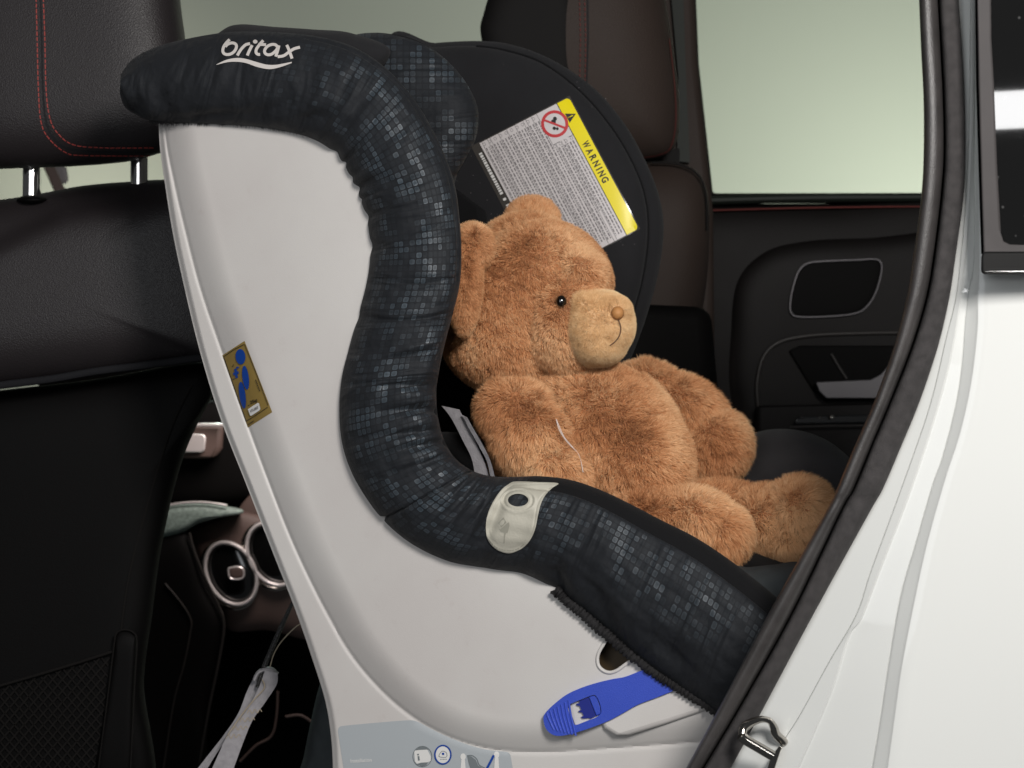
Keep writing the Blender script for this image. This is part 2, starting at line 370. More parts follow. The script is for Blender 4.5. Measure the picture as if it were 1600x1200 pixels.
def pair_tube(name, A, B, mp, d0, T, material, parent, per=8, seg=48, ex=1.0, folds=(), lump=0.0, amount=None, Tb=None, **kw):
    A = crv(A, (len(A)-1)*per+1); B = crv(B, (len(B)-1)*per+1); n = len(A); Tb = T if Tb is None else Tb
    th = np.linspace(0, 2*np.pi, seg, endpoint=False)
    V = []; UV = []; AM = []
    C = (A+B)/2; H = (B-A)/2
    Lw = np.r_[0, np.cumsum(np.linalg.norm(np.diff(C, axis=0), axis=1))]*0.0006
    sg = lambda x, e: np.sign(x)*np.abs(x)**e
    for i in range(n):
        q = i/per
        f = np.ones(seg)
        for (i0, t0, wi, wt, amp, slope) in folds:
            if abs(q-i0) > 4*wi+abs(slope)*2: continue
            f -= (1.5 if 9 < i0 < 14 else 2.2)*amp*np.exp(-((q-i0-slope*(th-t0))/wi)**2)*np.exp(-((th-t0)/wt)**2)
        if lump: f += lump*(np.sin(2.1*q+2*np.sin(th*2))*0.5+np.sin(0.9*q*np.cos(th)+th*3+q*1.3)*0.5)*np.sin(th).clip(0, 1)
        cx = sg(np.cos(th), ex)*f; sy = sg(np.sin(th), ex)*f
        hw = np.linalg.norm(H[i])*0.0006
        for k in range(seg):
            pt = C[i]+H[i]*cx[k]; d = (d0(q) if callable(d0) else d0)
            d = d-(T*sy[k] if sy[k] > 0 else Tb*sy[k])
            V.append(mp(pt[0], pt[1], d)); UV.append(((math.pi/2-th[k] if th[k] < 1.5*math.pi else 0)*0.052, Lw[i]))
            AM.append(amount(q, th[k]) if amount else 1.0)
    F = gridF(n, seg, False, True); F.append(tuple(range(seg-1, -1, -1))); F.append(tuple(range((n-1)*seg, n*seg)))
    return mk(name, V, F, material, parent, uv=UV, amount=AM, sharp=60, **kw)

CAMV = Vector((0, -DIST, 0))
class Drape:
    def __init__(s, *obs):
        V = []; F = []
        for o in obs:
            k = len(V); V += [v.co.copy() for v in o.data.vertices]; F += [[i+k for i in p.vertices] for p in o.data.polygons]
        s.b = BVHTree.FromPolygons(V, F); s.last = DIST
    def __call__(s, px, py, off):
        r = Vector((K*(px-800), 1, K*(600-py))); L = r.length
        h = s.b.ray_cast(CAMV, r/L)
        t = h[3]/L if h[0] is not None else s.last
        s.last = t
        return CAMV+r*(t-off)
def ribbon(acc, pts, wpx, dr, off, step=2.0, smooth=True, n=None):
    c = even(crv(pts, max(8, len(pts)*8)) if smooth and len(pts) > 2 else pts, step)
    m = len(c); V = []
    for i in range(m):
        t = c[min(i+1, m-1)]-c[max(i-1, 0)]; t /= (np.linalg.norm(t)+1e-9); s = np.array((-t[1], t[0]))
        w_ = (wpx(i/(m-1)) if callable(wpx) else wpx)/2
        for k in (-1, 0, 1): V.append(dr(*(c[i]+s*w_*k), off))
    acc.add(V, gridF(m, 3))
def sheet(acc, quad, dr, off, n=12, m=12):
    q = [np.array(p, float) for p in quad]; V = []
    for i in range(n+1):
        for j in range(m+1):
            s, t = j/m, i/n; p = (q[0]*(1-s)+q[1]*s)*(1-t)+(q[3]*(1-s)+q[2]*s)*t; V.append(dr(p[0], p[1], off))
    acc.add(V, gridF(n+1, m+1))
def fill(acc, poly, dr, off):
    tri = geometry.tessellate_polygon([[Vector((p[0], p[1], 0)) for p in poly]])
    acc.add([dr(p[0], p[1], off) for p in poly], [tuple(t) for t in tri])
def ellipse(cx, cy, rx, ry, rot=0, n=40):
    a = np.linspace(0, 2*np.pi, n, endpoint=False); c, s = math.cos(rot), math.sin(rot)
    return [(cx+rx*math.cos(t)*c-ry*math.sin(t)*s, cy+rx*math.cos(t)*s+ry*math.sin(t)*c) for t in a]
def text2d(txt, bold=0.0):
    cu = bpy.data.curves.new('txt', 'FONT'); cu.body = txt; cu.size = 1; cu.offset = bold; cu.resolution_u = 4
    o = bpy.data.objects.new('txt', cu); COL.objects.link(o); me = bpy.data.meshes.new_from_object(o.evaluated_get(bpy.context.evaluated_depsgraph_get()))
    V = np.array([v.co[:2] for v in me.vertices]); F = [tuple(p.vertices) for p in me.polygons]
    bpy.data.objects.remove(o); bpy.data.meshes.remove(me)
    mn, mx = V.min(0), V.max(0); return (V-mn)/(mx-mn), F
def put_text(acc, txt, quad, dr, off, bold=0.0):     # quad: bottom-left, bottom-right, top-right, top-left
    V, F = text2d(txt, bold); q = [np.array(p, float) for p in quad]
    acc.add([dr(*((q[0]*(1-s)+q[1]*s)*(1-t)+(q[3]*(1-s)+q[2]*s)*t), off) for s, t in V], F)

# ------------------------------------------------------------ backdrop and surroundings
V = []
for i in range(20):
    for j in range(2): V.append((-4+8*i/19, 3.2, -2.5+5*j))
o = mk('backdrop_wall', V, gridF(20, 2), 'backdrop', None); o['kind'] = 'structure'

# ------------------------------------------------------------ the car
car = thing('car', 'white car seen through its open rear doorway, black rubber seals and dark cabin inside', 'car', P(1450, 1300, -0.2))
# far rear door with window
YD = 1.15
door = pillow('rear_door', [(1080, 322), (1300, 318), (1600, 316), (1620, 600), (1600, 900), (1250, 930), (1000, 900), (980, 600), (1000, 350)], P, YD, 0.04, 0.03, 'door_plastic', car, n=10, label='dark far door trim with a big pale window above')
PT = lambda px, py, d: P(px, py, d+(py-318)*0.00020)
prism('window_glass', [(1068, -60), (1560, -60), (1560, 320), (1090, 320)], PT, YD+0.05, YD+0.054, 'window_glass', door)
prism('window_frame', [(1060, -40), (1086, -40), (1092, 100), (1114, 302), (1600, 301), (1600, 318), (1098, 318), (1076, 100)], P, YD-0.02, YD+0.03, 'black_plastic', door, bevel=0.004)
tube('window_sill', [(1095, 314), (1200, 311), (1330, 309), (1600, 308)], P, YD-0.03, 7, 'sill_green', door, flat=1.5)  # greenish bar, the sill's highlight band put into its colour
tube('sill_stitch', [(1100, 329), (1250, 325), (1400, 323), (1600, 322)], P, YD-0.035, 1.3, 'far_thread', door)
pillow('upper_insert', [(1140, 520), (1150, 440), (1190, 395), (1250, 377), (1350, 371), (1600, 368), (1620, 560), (1400, 700), (1180, 700), (1140, 620)], P, YD-0.03, 0.03, 0.02, 'door_plastic', door, n=9)
sp = [(1235, 470), (1240, 445), (1249, 422), (1263, 411), (1290, 408), (1340, 406), (1366, 405), (1376, 410), (1377, 425), (1369, 455), (1356, 477), (1338, 489), (1300, 494), (1250, 495), (1236, 488)]
pillow('speaker_grille', sp, P, YD-0.062, 0.003, 0.01, 'door_dark', door, n=9)
tube('speaker_trim', sp, P, YD-0.066, 1.7, 'handle_metal', door, n=120, closed=True)
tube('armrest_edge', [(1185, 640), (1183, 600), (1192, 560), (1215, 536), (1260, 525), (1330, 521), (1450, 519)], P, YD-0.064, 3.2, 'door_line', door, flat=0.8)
prism('handle_recess', [(1232, 548), (1250, 540), (1400, 540), (1440, 560), (1440, 625), (1290, 628), (1270, 610)], P, YD-0.067, YD-0.03, 'door_dark', door, bevel=0.003)
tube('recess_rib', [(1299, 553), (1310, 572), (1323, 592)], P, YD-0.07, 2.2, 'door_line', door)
hb = prism('pull_handle', [(1274, 597), (1360, 593), (1376, 585), (1390, 568), (1430, 560), (1440, 622), (1290, 622), (1280, 612)], P, YD-0.095, YD-0.06, 'handle_metal', door, bevel=0.006)
prism('armrest', [(1180, 634), (1450, 628), (1450, 720), (1180, 720)], P, YD-0.085, YD-0.03, 'door_plastic', door, bevel=0.008)
sw = prism('switch_panel', [(1246, 651), (1400, 646), (1400, 660), (1240, 663)], P, YD-0.10, YD-0.08, 'black_gloss', door, bevel=0.002)
for x, r in ((1252, 2.6), (1281, 3), (1300, 5.5)):
    pillow('switch', ellipse(x, 652, r, r*0.8), P, YD-0.104, 0.006, 0.004, 'steel', door, seg=24, rings=6)
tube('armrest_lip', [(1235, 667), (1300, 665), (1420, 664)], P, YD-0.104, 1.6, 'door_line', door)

# ------------------------------------------------------------ far front seat
fs = thing('front_seat', 'far front seat with brown-black leather headrest, seen beyond the padded child seat wing', 'car seat', P(900, 900, 0.85), 'front seats of the car')
YF = 0.78
hd = pillow('headrest', [(752, 60), (756, 20), (775, -30), (820, -90), (900, -130), (985, -120), (1025, -60), (1045, 30), (1058, 120), (1062, 190), (1052, 232), (1020, 248), (950, 250), (850, 220), (780, 160)], P, YF, 0.075, 0.06, 'leather_far', fs, c=(905, 60), n=3.2)
dh = Drape(hd)
a = Acc(); ribbon(a, [(918, -20), (919, 60), (917, 120), (914, 190)], 2.2, dh, 0.002, smooth=False); a.build('seam', 'seam_dark', hd)
def stitches(acc, path, w, ln, gap, dr, off, step=1.2):
    c = even(crv(path, len(path)*10), 1.0); i = 0
    while i+ln < len(c):
        ribbon(acc, c[int(i):int(i+ln)+1], w, dr, off, step, smooth=False); i += ln+gap
a = Acc(); stitches(a, [(905, -20), (907, 60), (906, 120), (905, 190)], 1.5, 5, 3, dh, 0.003); stitches(a, [(913, -20), (915, 60), (914, 130), (911, 190)], 1.5, 5, 3, dh, 0.003); a.build('stitching', 'far_thread', hd)
a = Acc(); ribbon(a, [(1046, 60), (1054, 130), (1056, 190), (1048, 230), (1030, 242), (1000, 247)], 1.8, dh, 0.003); a.build('piping', 'far_thread', hd)
pillow('headrest_front', [(752, 60), (756, 20), (775, -30), (820, -90), (895, -120), (903, -20), (905, 100), (904, 200), (850, 200), (780, 160)], P, YF-0.055, 0.022, 0.02, 'leather_far_dark', hd, n=5)  # unlit side of the headrest, its shade put into darker leather
pillow('backrest', [(900, 300), (950, 262), (1010, 252), (1065, 256), (1095, 275), (1108, 320), (1106, 420), (1095, 500), (1060, 700), (900, 760), (850, 500)], P, YF+0.03, 0.06, 0.06, 'leather_far', fs, n=3.5)
tube('backrest_piping', [(1018, 254), (1060, 257), (1090, 273), (1103, 305), (1105, 360)], P, YF-0.005, 1.6, 'leather_far_dark', fs)
prism('backrest_shell', [(880, 470), (1110, 480), (1130, 700), (1180, 1000), (880, 1000)], P, YF-0.06, YF+0.2, 'door_dark', fs, bevel=0.02)

# centre pillar beyond the headrest
pil = prism('centre_pillar', [(1015, -60), (1083, -60), (1090, 100), (1114, 330), (1120, 900), (1030, 900), (1040, 250)], P, 1.02, 1.07, 'leather_far', car, bevel=0.01)
prism('belt_strip', [(1044, -60), (1066, -60), (1072, 120), (1078, 254), (1058, 252), (1060, 120)], P, 1.005, 1.01, 'sill_green', pil)

# ------------------------------------------------------------ dashboard
YB = 1.15
db = prism('dashboard', [(60, 560), (700, 560), (700, 1400), (60, 1400)], P, YB+0.12, YB+0.2, 'dark_void', car)  # near-black sheet behind the dash parts, darkness of the gaps put into its colour
pillow('lower_console', [(200, 860), (258, 820), (296, 832), (320, 905), (348, 955), (352, 985), (342, 1040), (325, 1120), (305, 1300), (150, 1300), (180, 1000)], P, YB-0.02, 0.03, 0.05, 'black_plastic', db, n=6)
tube('console_edge', [(296, 832), (303, 860), (320, 902), (343, 950), (350, 980), (342, 1033), (326, 1110), (308, 1210)], P, YB-0.045, 2.2, 'door_line', db)
tube('console_seam', [(258, 912), (283, 942), (298, 968), (297, 990), (287, 1040), (271, 1100), (254, 1210)], P, YB-0.052, 1.5, 'door_line', db)
fas = pillow('fascia', [(292, 836), (305, 824), (340, 812), (385, 800), (470, 840), (520, 940), (500, 1000), (420, 985), (360, 985), (338, 945), (315, 890)], P, YB+0.01, 0.02, 0.05, 'console_brown', db, n=6)
def vent(cx, cy, rx, ry, rot):
    e = ellipse(cx, cy, rx, ry, rot, 48)
    v = tube('air_vent', e, P, YB-0.022, 3.3, 'vent_chrome', db, n=96, closed=True, flat=1.4)
    tube('vent_rim', ellipse(cx-3, cy+3, rx+3.5, ry+3.0, rot, 48), P, YB-0.012, 3.2, 'steel', db, n=96, closed=True)
    pillow('vent_bowl', e, P, YB-0.012, 0.006, 0.01, 'black_gloss', db, seg=48)
    return v
vent(361, 896, 37, 51, math.radians(-27))
vent(426, 866, 37, 51, math.radians(-27))
bx_ = [(357, 890), (361, 887), (373, 886), (380, 890), (381, 899), (377, 904), (366, 905), (359, 902)]
pillow('vent_knob', bx_, P, YB-0.028, 0.006, 0.012, 'console_brown', db, seg=40, n=6)
tube('knob_trim', bx_, P, YB-0.032, 1.5, 'vent_chrome', db, n=60, closed=True)
pillow('dash_pad', [(205, 810), (235, 798), (270, 788), (320, 786), (355, 791), (378, 796), (377, 803), (345, 808), (310, 818), (285, 832), (250, 842), (215, 846)], P, YB-0.03, 0.02, 0.06, 'dash_top_lit', db, n=4)
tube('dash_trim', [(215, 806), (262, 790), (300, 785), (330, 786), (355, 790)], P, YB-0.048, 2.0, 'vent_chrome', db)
pillow('upper_pad', [(230, 640), (330, 625), (420, 640), (430, 770), (380, 785), (240, 784), (215, 720)], P, YB+0.06, 0.02, 0.03, 'door_dark', db, n=6)
pb = prism('mirror_switch_block', [(286, 664), (350, 662), (348, 700), (338, 716), (280, 716)], P, YB+0.0, YB+0.05, 'console_brown', db, bevel=0.01)
prism('metal_button', [(280, 677), (318, 678), (322, 684), (320, 704), (314, 707), (280, 707)], P, YB-0.012, YB+0.02, 'vent_chrome', db, bevel=0.006)
tube('button_trim', [(280, 668), (310, 664), (350, 664)], P, YB-0.012, 3.0, 'vent_chrome', db)
pillow('glovebox_edge', [(372, 800), (405, 762), (440, 760), (470, 820), (440, 850), (400, 830)], P, YB+0.02, 0.01, 0.03, 'console_brown', db)
tube('glovebox_seam', [(375, 1190), (400, 1165), (424, 1150), (432, 1120), (434, 1080)], P, YB-0.02, 2.0, 'console_brown', db)
tube('floor_trim', [(446, 1120), (470, 1118), (492, 1132)], P, YB-0.02, 2.2, 'console_brown', db)
sb_ = thing('seat_base', 'dark blue-grey seat base corner just left of the white shell foot', 'seat base', P(500, 1240, 0.4))
pillow('cushion', [(498, 1075), (512, 1060), (560, 1060), (590, 1260), (462, 1260), (475, 1180)], P, 0.42, 0.05, 0.05, 'fabric_grey', sb_, n=4)

wp = prism('windscreen_pillar', [(58, 240), (76, 240), (106, 305), (92, 316)], P, 2.0, 2.05, 'console_brown', car, bevel=.01)
prism('mirror_bracket', [(76, 250), (104, 258), (108, 286), (88, 290)], P, 2.1, 2.14, 'ink_soft', car, bevel=.01)
prism('headrest_gap_block', [(930, 232), (1062, 232), (1062, 275), (930, 275)], P, YF+.07, YF+.1, 'leather_far_dark', fs)  # added dark slab that blocks the bright backdrop under the headrest
# ------------------------------------------------------------ near front seat
ns = thing('front_seat', 'near front seat with black leather headrest, double red stitching, chrome posts and a net pocket', 'car seat', P(100, 1300, 0.5), 'front seats of the car')
YN = 0.40
hn = pillow('headrest', [(-150, 60), (-130, -80), (-40, -190), (120, -210), (235, -160), (272, -60), (284, 20), (292, 90), (291, 170), (272, 225), (235, 244), (180, 255), (60, 262), (-60, 258), (-135, 200)], P, YN, 0.07, 0.07, 'leather', ns, c=(90, 40), n=4.5, m=2.2, rings=30, seg=200)
dn = Drape(hn)
a = Acc(); ribbon(a, [(63, -20), (65, 60), (67, 140), (72, 190), (84, 216), (106, 232), (160, 238), (245, 238)], 2.6, dn, 0.0006); a.build('seam', 'seam_dark', hn)
a = Acc(); stitches(a, [(56, -20), (58, 60), (60, 140), (64, 190), (76, 216), (102, 238), (130, 243), (240, 244)], 1.7, 6.5, 2.2, dn, 0.0012); stitches(a, [(67, -20), (70, 60), (72, 140), (78, 185), (90, 208), (114, 226), (160, 231), (245, 231)], 1.7, 6.5, 2.2, dn, 0.0012); a.build('stitching', 'red_thread', hn)
for x in (50, 218):
    tube('headrest_post', [(x, 235), (x, 280), (x-1, 330)], P, YN+0.01, 14, 'chrome', ns, n=12, seg=24)
pillow('post_collar', ellipse(50, 312, 24, 7), P, YN+0.0, 0.03, 0.02, 'black_plastic', ns)
bk = pillow('backrest', [(-260, 420), (-220, 345), (-100, 322), (0, 312), (60, 303), (130, 290), (200, 284), (270, 281), (380, 290), (420, 420), (400, 560), (310, 566), (150, 588), (0, 608), (-150, 620), (-250, 560)], P, YN+0.02, 0.07, 0.07, 'leather', ns, c=(60, 450), n=4, m=2, rings=30, seg=200,
            fn=lambda x, y, r: 0.014*(1/(1+math.exp((y-(330-0.16*(x-100)+(0 if x > 100 else (100-x)*0.35)))/6)))*(1-r**8))
tube('backrest_trim', [(-100, 618), (0, 602), (80, 592), (150, 580), (230, 570), (330, 556)], P, YN-0.02, 6.0, 'trim_soft', ns, flat=0.8)
lp = pillow('seat_back_panel', [(-250, 640), (-100, 622), (0, 610), (150, 592), (300, 566), (330, 580), (334, 612), (315, 650), (292, 700), (274, 757), (261, 812), (248, 880), (238, 960), (225, 1060), (210, 1300), (-200, 1320)], P, YN+0.05, 0.035, 0.08, 'black_plastic', ns, c=(60, 950), n=7, rings=26, seg=220)
dl = Drape(lp)
a = Acc(); ribbon(a, [(300, 600), (275, 650), (256, 702), (240, 755), (225, 808), (211, 860), (200, 908), (192, 960), (188, 1000)], 2.4, dl, 0.003); a.build('side_seam', 'net', ns)
pillow('hinge_cover', [(178, 1010), (181, 990), (192, 983), (208, 987), (214, 1003), (210, 1080), (200, 1230), (150, 1230), (165, 1100)], P, YN+0.01, 0.012, 0.02, 'black_plastic', ns, n=6)
tube('hinge_edge', [(150, 1230), (167, 1100), (178, 1010), (182, 990), (194, 984), (208, 988), (214, 1003), (211, 1060), (203, 1220)], P, YN+0.0, 1.2, 'net', ns, n=80)
a = Acc()
yt = lambda x: 1071-0.3*x
for k in range(-30, 34):
    x0 = k*15.0
    for s in (1, -1):
        pts = []
        for j in range(40):
            y = 1010+j*6; x = x0+s*(y-1000)*0.85
            if x < 172-(y-1020)*0.07 and x > -25 and y > yt(x): pts.append((x, y))
        if len(pts) > 2: ribbon(a, pts, 2.6, dl, 0.004, 8, smooth=False)
net = a.build('net_pocket', 'net', ns)
tube('pocket_cord', [(-30, 1080), (60, 1054), (120, 1036), (176, 1018)], P, YN+0.005, 2.2, 'net', ns)

# ------------------------------------------------------------ tether strap
ts = thing('tether_strap', 'grey webbing strap looped on a black cord, hanging beside the white shell', 'strap', P(360, 1230, 0.25))
def webbing(name, L, R, y, th, material, parent):
    n = 60; L = crv(L, n); R = crv(R, n); V = []
    for i in range(n):
        yy = y(i/(n-1)) if callable(y) else y
        V += [P(*L[i], yy), P(*((L[i]+R[i])/2), yy-0.002), P(*R[i], yy), P(*R[i], yy+th), P(*L[i], yy+th)]
    F = gridF(n, 5, False, True); F += [(0, 1, 2, 3, 4), tuple(range(n*5-1, n*5-6, -1))]
    return mk(name, V, F, material, parent)
fw = webbing('webbing', [(414, 1047), (404, 1075), (385, 1110), (355, 1150), (343, 1175), (325, 1215)], [(434, 1052), (432, 1070), (414, 1098), (395, 1125), (380, 1160), (360, 1215)], lambda t: 0.24+0.0*t, 0.003, 'strap', ts)
webbing('webbing', [(398, 1056), (386, 1080), (372, 1115), (350, 1148), (325, 1180), (300, 1212)], [(406, 1056), (402, 1080), (388, 1108), (362, 1145), (338, 1178), (316, 1215)], 0.262, 0.003, 'strap', ts)
tube('strap_fold', [(398, 1062), (404, 1051), (414, 1046), (424, 1046), (433, 1054)], P, 0.25, 3.5, 'strap', ts, flat=2.4)
tube('strap_edge', [(410, 1062), (413, 1075), (398, 1092), (380, 1114), (356, 1148)], P, 0.236, 1.0, 'strap_edge', ts)
a = Acc(); dw = Drape(fw)
for k in range(4):
    x, y = 398-k*11, 1112+k*13
    if k % 2 == 0 or True: ribbon(a, [(x-12, y+3), (x-8, y-3), (x-4, y+3), (x, y-4), (x+4, y+2), (x+8, y-4), (x+11, y)], 1.2, dw, 0.0008)
a.build('embroidery', 'strap_edge', ts)
tube('cord', [(458, 940), (440, 978), (424, 1015), (411, 1046), (402, 1074)], P, 0.25, lambda t: 2.6+1.6*math.sin(math.pi*t), 'cord', ts)
tube('wire', [(421, 1046), (428, 1022), (441, 1001), (463, 979), (480, 970)], P, 0.25, 0.9, 'strap_edge', ts)

# ------------------------------------------------------------ child seat
cs = thing('child_car_seat', 'white shell child seat with thick black padded cover patterned in small grey squares', 'child seat', Q(800, 1300, 0.15))
LE = [(247, 150), (249, 220), (255, 270), (270, 365), (290, 458), (314, 555), (345, 655), (386, 760), (428, 868), (462, 955), (488, 1030), (508, 1095), (517, 1150), (520, 1200), (521, 1260)]
CR = [(252, 120), (259, 215), (271, 280), (287, 350), (313, 450), (347, 550), (382, 650), (417, 745), (450, 830), (479, 895), (512, 960), (550, 1025), (600, 1083), (650, 1124), (700, 1151), (750, 1167), (800, 1174), (860, 1175), (930, 1171), (1000, 1166), (1080, 1160), (1300, 1140)]
le = crv(LE, 240); cr = crv(CR, 260)
def sdist(X, Y):
    best = np.full(X.shape, 1e9); sg = np.zeros(X.shape)
    for i in range(len(cr)-1):
        a, b = cr[i], cr[i+1]; ab = b-a
        t = np.clip(((X-a[0])*ab[0]+(Y-a[1])*ab[1])/(ab@ab), 0, 1)
        dx = X-(a[0]+t*ab[0]); dy = Y-(a[1]+t*ab[1]); d = np.hypot(dx, dy)
        u = d < best; best = np.where(u, d, best); sg = np.where(u, np.sign(ab[0]*dy-ab[1]*dx), sg)
    return -best*sg      # positive inside the dish
ys = np.linspace(160, 1235, 360)
xl = np.interp(ys, le[:, 1], le[:, 0])
xr = np.interp(ys, [160, 200, 250, 330, 400, 500, 600, 700, 800, 860, 900, 1000, 1235], [500, 520, 620, 640, 650, 640, 620, 630, 720, 850, 960, 1200, 1300])
nu = 330
g = np.linspace(0, 1, nu); X = xl[:, None]+(xr-xl)[:, None]*g[None, :]; Y = np.repeat(ys[:, None], nu, 1)
sd = sdist(X, Y)
ss = lambda x: np.clip(x, 0, 1)**2*(3-2*np.clip(x, 0, 1))
D = -0.0125*np.sin(np.pi/2*np.clip(sd/50, 0, 1))-0.004*ss(sd/260)+0.0012*np.exp(-(sd/3.0)**2)
D += 0.0012*np.sin(X/70+Y/110)*ss(sd/60)
D += 0.005*ss((10-(X-xl[:, None]))/10)
D = np.where(True, D, D)
slot = crv([(956, 992), (941, 1010), (934, 1026), (936, 1041), (948, 1050), (963, 1048), (985, 1033), (1020, 1015), (1050, 1000), (1040, 960), (990, 975)], 80, True)
from mathutils.geometry import intersect_point_tri_2d
def inpoly(x, y, poly):
    c = False; j = len(poly)-1
    for i in range(len(poly)):
        if (poly[i][1] > y) != (poly[j][1] > y) and x < (poly[j][0]-poly[i][0])*(y-poly[i][1])/(poly[j][1]-poly[i][1])+poly[i][0]: c = not c
        j = i
    return c
NB = 9                                   # extra columns rolling round the back edge
V = []; ncol = nu+NB
for i in range(len(ys)):
    for k in range(NB):
        f = (NB-k)/NB
        if k == 0: base = Vector(Q(xl[i], ys[i], 0.012)); V.append(base+Vector((AX, AY, 0))*0.34); continue
        an = f*math.pi/2; V.append(Q(xl[i]+3*(1-math.sin(an*1))*0+0, ys[i], 0.005+0.012*f))
    for j in range(nu): V.append(Q(X[i, j], ys[i], float(D[i, j])))
F = []
for i in range(len(ys)-1):
    for j in range(ncol-1):
        jj = j-NB
        if jj >= 0 and 930 < X[i, jj] < 1060 and 955 < ys[i] < 1055 and inpoly(X[i, jj]+1.2, ys[i]+1.5, slot): continue
        F.append((i*ncol+j, i*ncol+j+1, (i+1)*ncol+j+1, (i+1)*ncol+j))
shell = mk('shell', V, F, 'shell', cs, sharp=50)
dsb = Drape(shell)
class DS:
    def __call__(s, px, py, off):
        i = np.interp(py, ys, np.arange(len(ys))); x0 = np.interp(py, ys, xl); x1 = np.interp(py, ys, xr)
        j = (px-x0)/(x1-x0)*(nu-1); i0 = int(min(max(i, 0), len(ys)-2)); j0 = int(min(max(j, 0), nu-2)); fi, fj = i-i0, min(max(j-j0, 0), 1)
        d = (D[i0, j0]*(1-fj)+D[i0, j0+1]*fj)*(1-fi)+(D[i0+1, j0]*(1-fj)+D[i0+1, j0+1]*fj)*fi
        return Vector(Q(px, py, float(d)-off))
ds = DS()
rimp = [ds(p[0], p[1], 0.0006) for p in crv(slot, 120, True)]
V, F = sweep(rimp+rimp[:1], 0.0016, 10, 1, False); mk('slot_rim', V, F, 'shell', cs)
prism('slot_pocket', [(925, 945), (1065, 945), (1065, 1060), (925, 1060)], Q, 0.006, 0.010, 'slot_shade', cs)  # plate closing the slot, shade of the hollow put into its brown
pk = crv(slot, 80, True); V = []
for dd_ in (-0.0125, 0.0055):
    for p in pk: V.append(Q(p[0], p[1], dd_))
mk('slot_wall', V, gridF(2, 80, False, True), 'lining', cs)  # inner sides coloured dark to carry the slot's shade
# ledge under the lever
prism('belt_ledge', [(935, 1120), (950, 1100), (1060, 1050), (1180, 1000), (1220, 1070), (1106, 1109), (1040, 1131), (985, 1148), (962, 1149), (944, 1138)], Q, -0.0175, 0.04, 'shell', cs, bevel=0.006)

# padded cover
A = [(187, 146), (196, 168), (225, 186), (270, 192), (330, 194), (390, 197), (440, 204), (480, 214), (505, 226), (525, 242), (540, 262), (550, 284), (560, 306), (569, 330), (576, 362), (578, 400), (573, 440), (560, 490), (546, 540), (534, 590), (530, 640), (534, 690), (548, 735), (572, 778), (603, 817), (645, 851), (700, 877), (760, 888), (820, 898), (865, 920), (905, 948), (950, 985), (1000, 1030), (1060, 1075), (1115, 1112), (1180, 1165), (1240, 1220)]
B = [(189, 116), (208, 92), (245, 73), (300, 59), (360, 50), (425, 50), (490, 56), (545, 70), (590, 96), (625, 128), (656, 168), (682, 215), (700, 255), (712, 295), (718, 340), (721, 390), (719, 440), (709, 485), (697, 530), (687, 575), (682, 612), (684, 648), (692, 682), (708, 712), (732, 732), (762, 743), (800, 745), (845, 744), (892, 750), (937, 765), (982, 786), (1032, 812), (1087, 840), (1147, 880), (1207, 928), (1265, 985), (1320, 1045)]
PI = math.pi
folds = [(8.7, 2.4, .30, .9, .04, .35), (9.6, 2.5, .16, 1.0, .055, .3), (10.7, 2.7, .22, .7, .035, .2), (11.5, 2.6, .28, 1.1, .065, .1), (12.2, 2.5, .13, .8, .035, .15), (13.3, 2.7, .25, .8, .045, .0), (14.6, 2.7, .25, .6, .03, 0),
         (17.2, 2.2, .22, .9, .03, -.1), (18.6, 1.5, .3, .9, .03, -.2), (19.6, 1.0, .2, .8, .055, -.25), (20.6, .8, .18, .9, .07, -.3), (21.4, 1.2, .16, .8, .05, -.3), (22.1, .8, .2, .9, .06, -.25), (22.8, 1.0, .16, .7, .045, -.2),
         (24.0, 1.6, .06, 3, .05, -.12), (24.6, 1.1, .14, .9, .045, .3), (25.2, 1.3, .14, .9, .055, .3), (25.8, 1.2, .15, .8, .06, .35), (26.4, 1.5, .16, .8, .045, .35), (27.6, 2.2, .3, .6, .04, .3),
         (28.9, 2.5, .35, .5, .08, .5), (30.4, 2.4, .6, .35, .07, 1.0), (32.6, 2.3, .7, .3, .06, 1.2), (5.6, 2.2, .5, .4, .05, -1.0), (7.0, 2.2, .5, .35, .05, -1.2), (4.0, 2.6, .8, .3, .05, -1.5), (2.6, 2.2, .35, .6, .05, .5), (1.6, 2.5, .3, .6, .05, 0)]
for q in np.arange(27.0, 36, .25): folds.append((q, .72, .26, .07, .016, 0))
for q in np.arange(6.0, 16, .25): folds.append((q, .38, .26, .06, .016, 0))
def amt(q, th):
    if th > math.pi+.2: return 0.
    a = np.interp(q, [4, 6, 7.5, 9, 24, 28, 35, 36], [0, .25, .75, 1, 1, .62, .62, .4])
    lo = np.interp(q, [0, 27, 29, 36], [.35, .35, .75, .8]); hi = np.interp(q, [0, 8, 12, 27, 30, 36], [2.2, 2.4, 2.7, 2.7, 2.0, 1.9])
    return float(a*np.clip((th-lo)/.25, 0, 1)*np.clip((hi-th)/.4, 0, 1)*np.interp(th, [0, 1, 1.8, 3], [.8, 1, .9, .5]))
pad = pair_tube('padded_cover', A, B, Q, lambda q: -0.012, 0.042, 'patterned_fabric', cs, per=22, seg=120, ex=0.9, folds=folds, lump=0.018, amount=amt, Tb=0.05)
pad.data.materials.append(M['lining'])
for p in pad.data.polygons:
    vi = p.vertices[0]; q = (vi//120)/22; th = (vi % 120)/120*2*PI
    if len(p.vertices) == 4 and ((q > 26.6 and th < .70) or th > PI+.3) : p.material_index = 1
dp = Drape(pad)
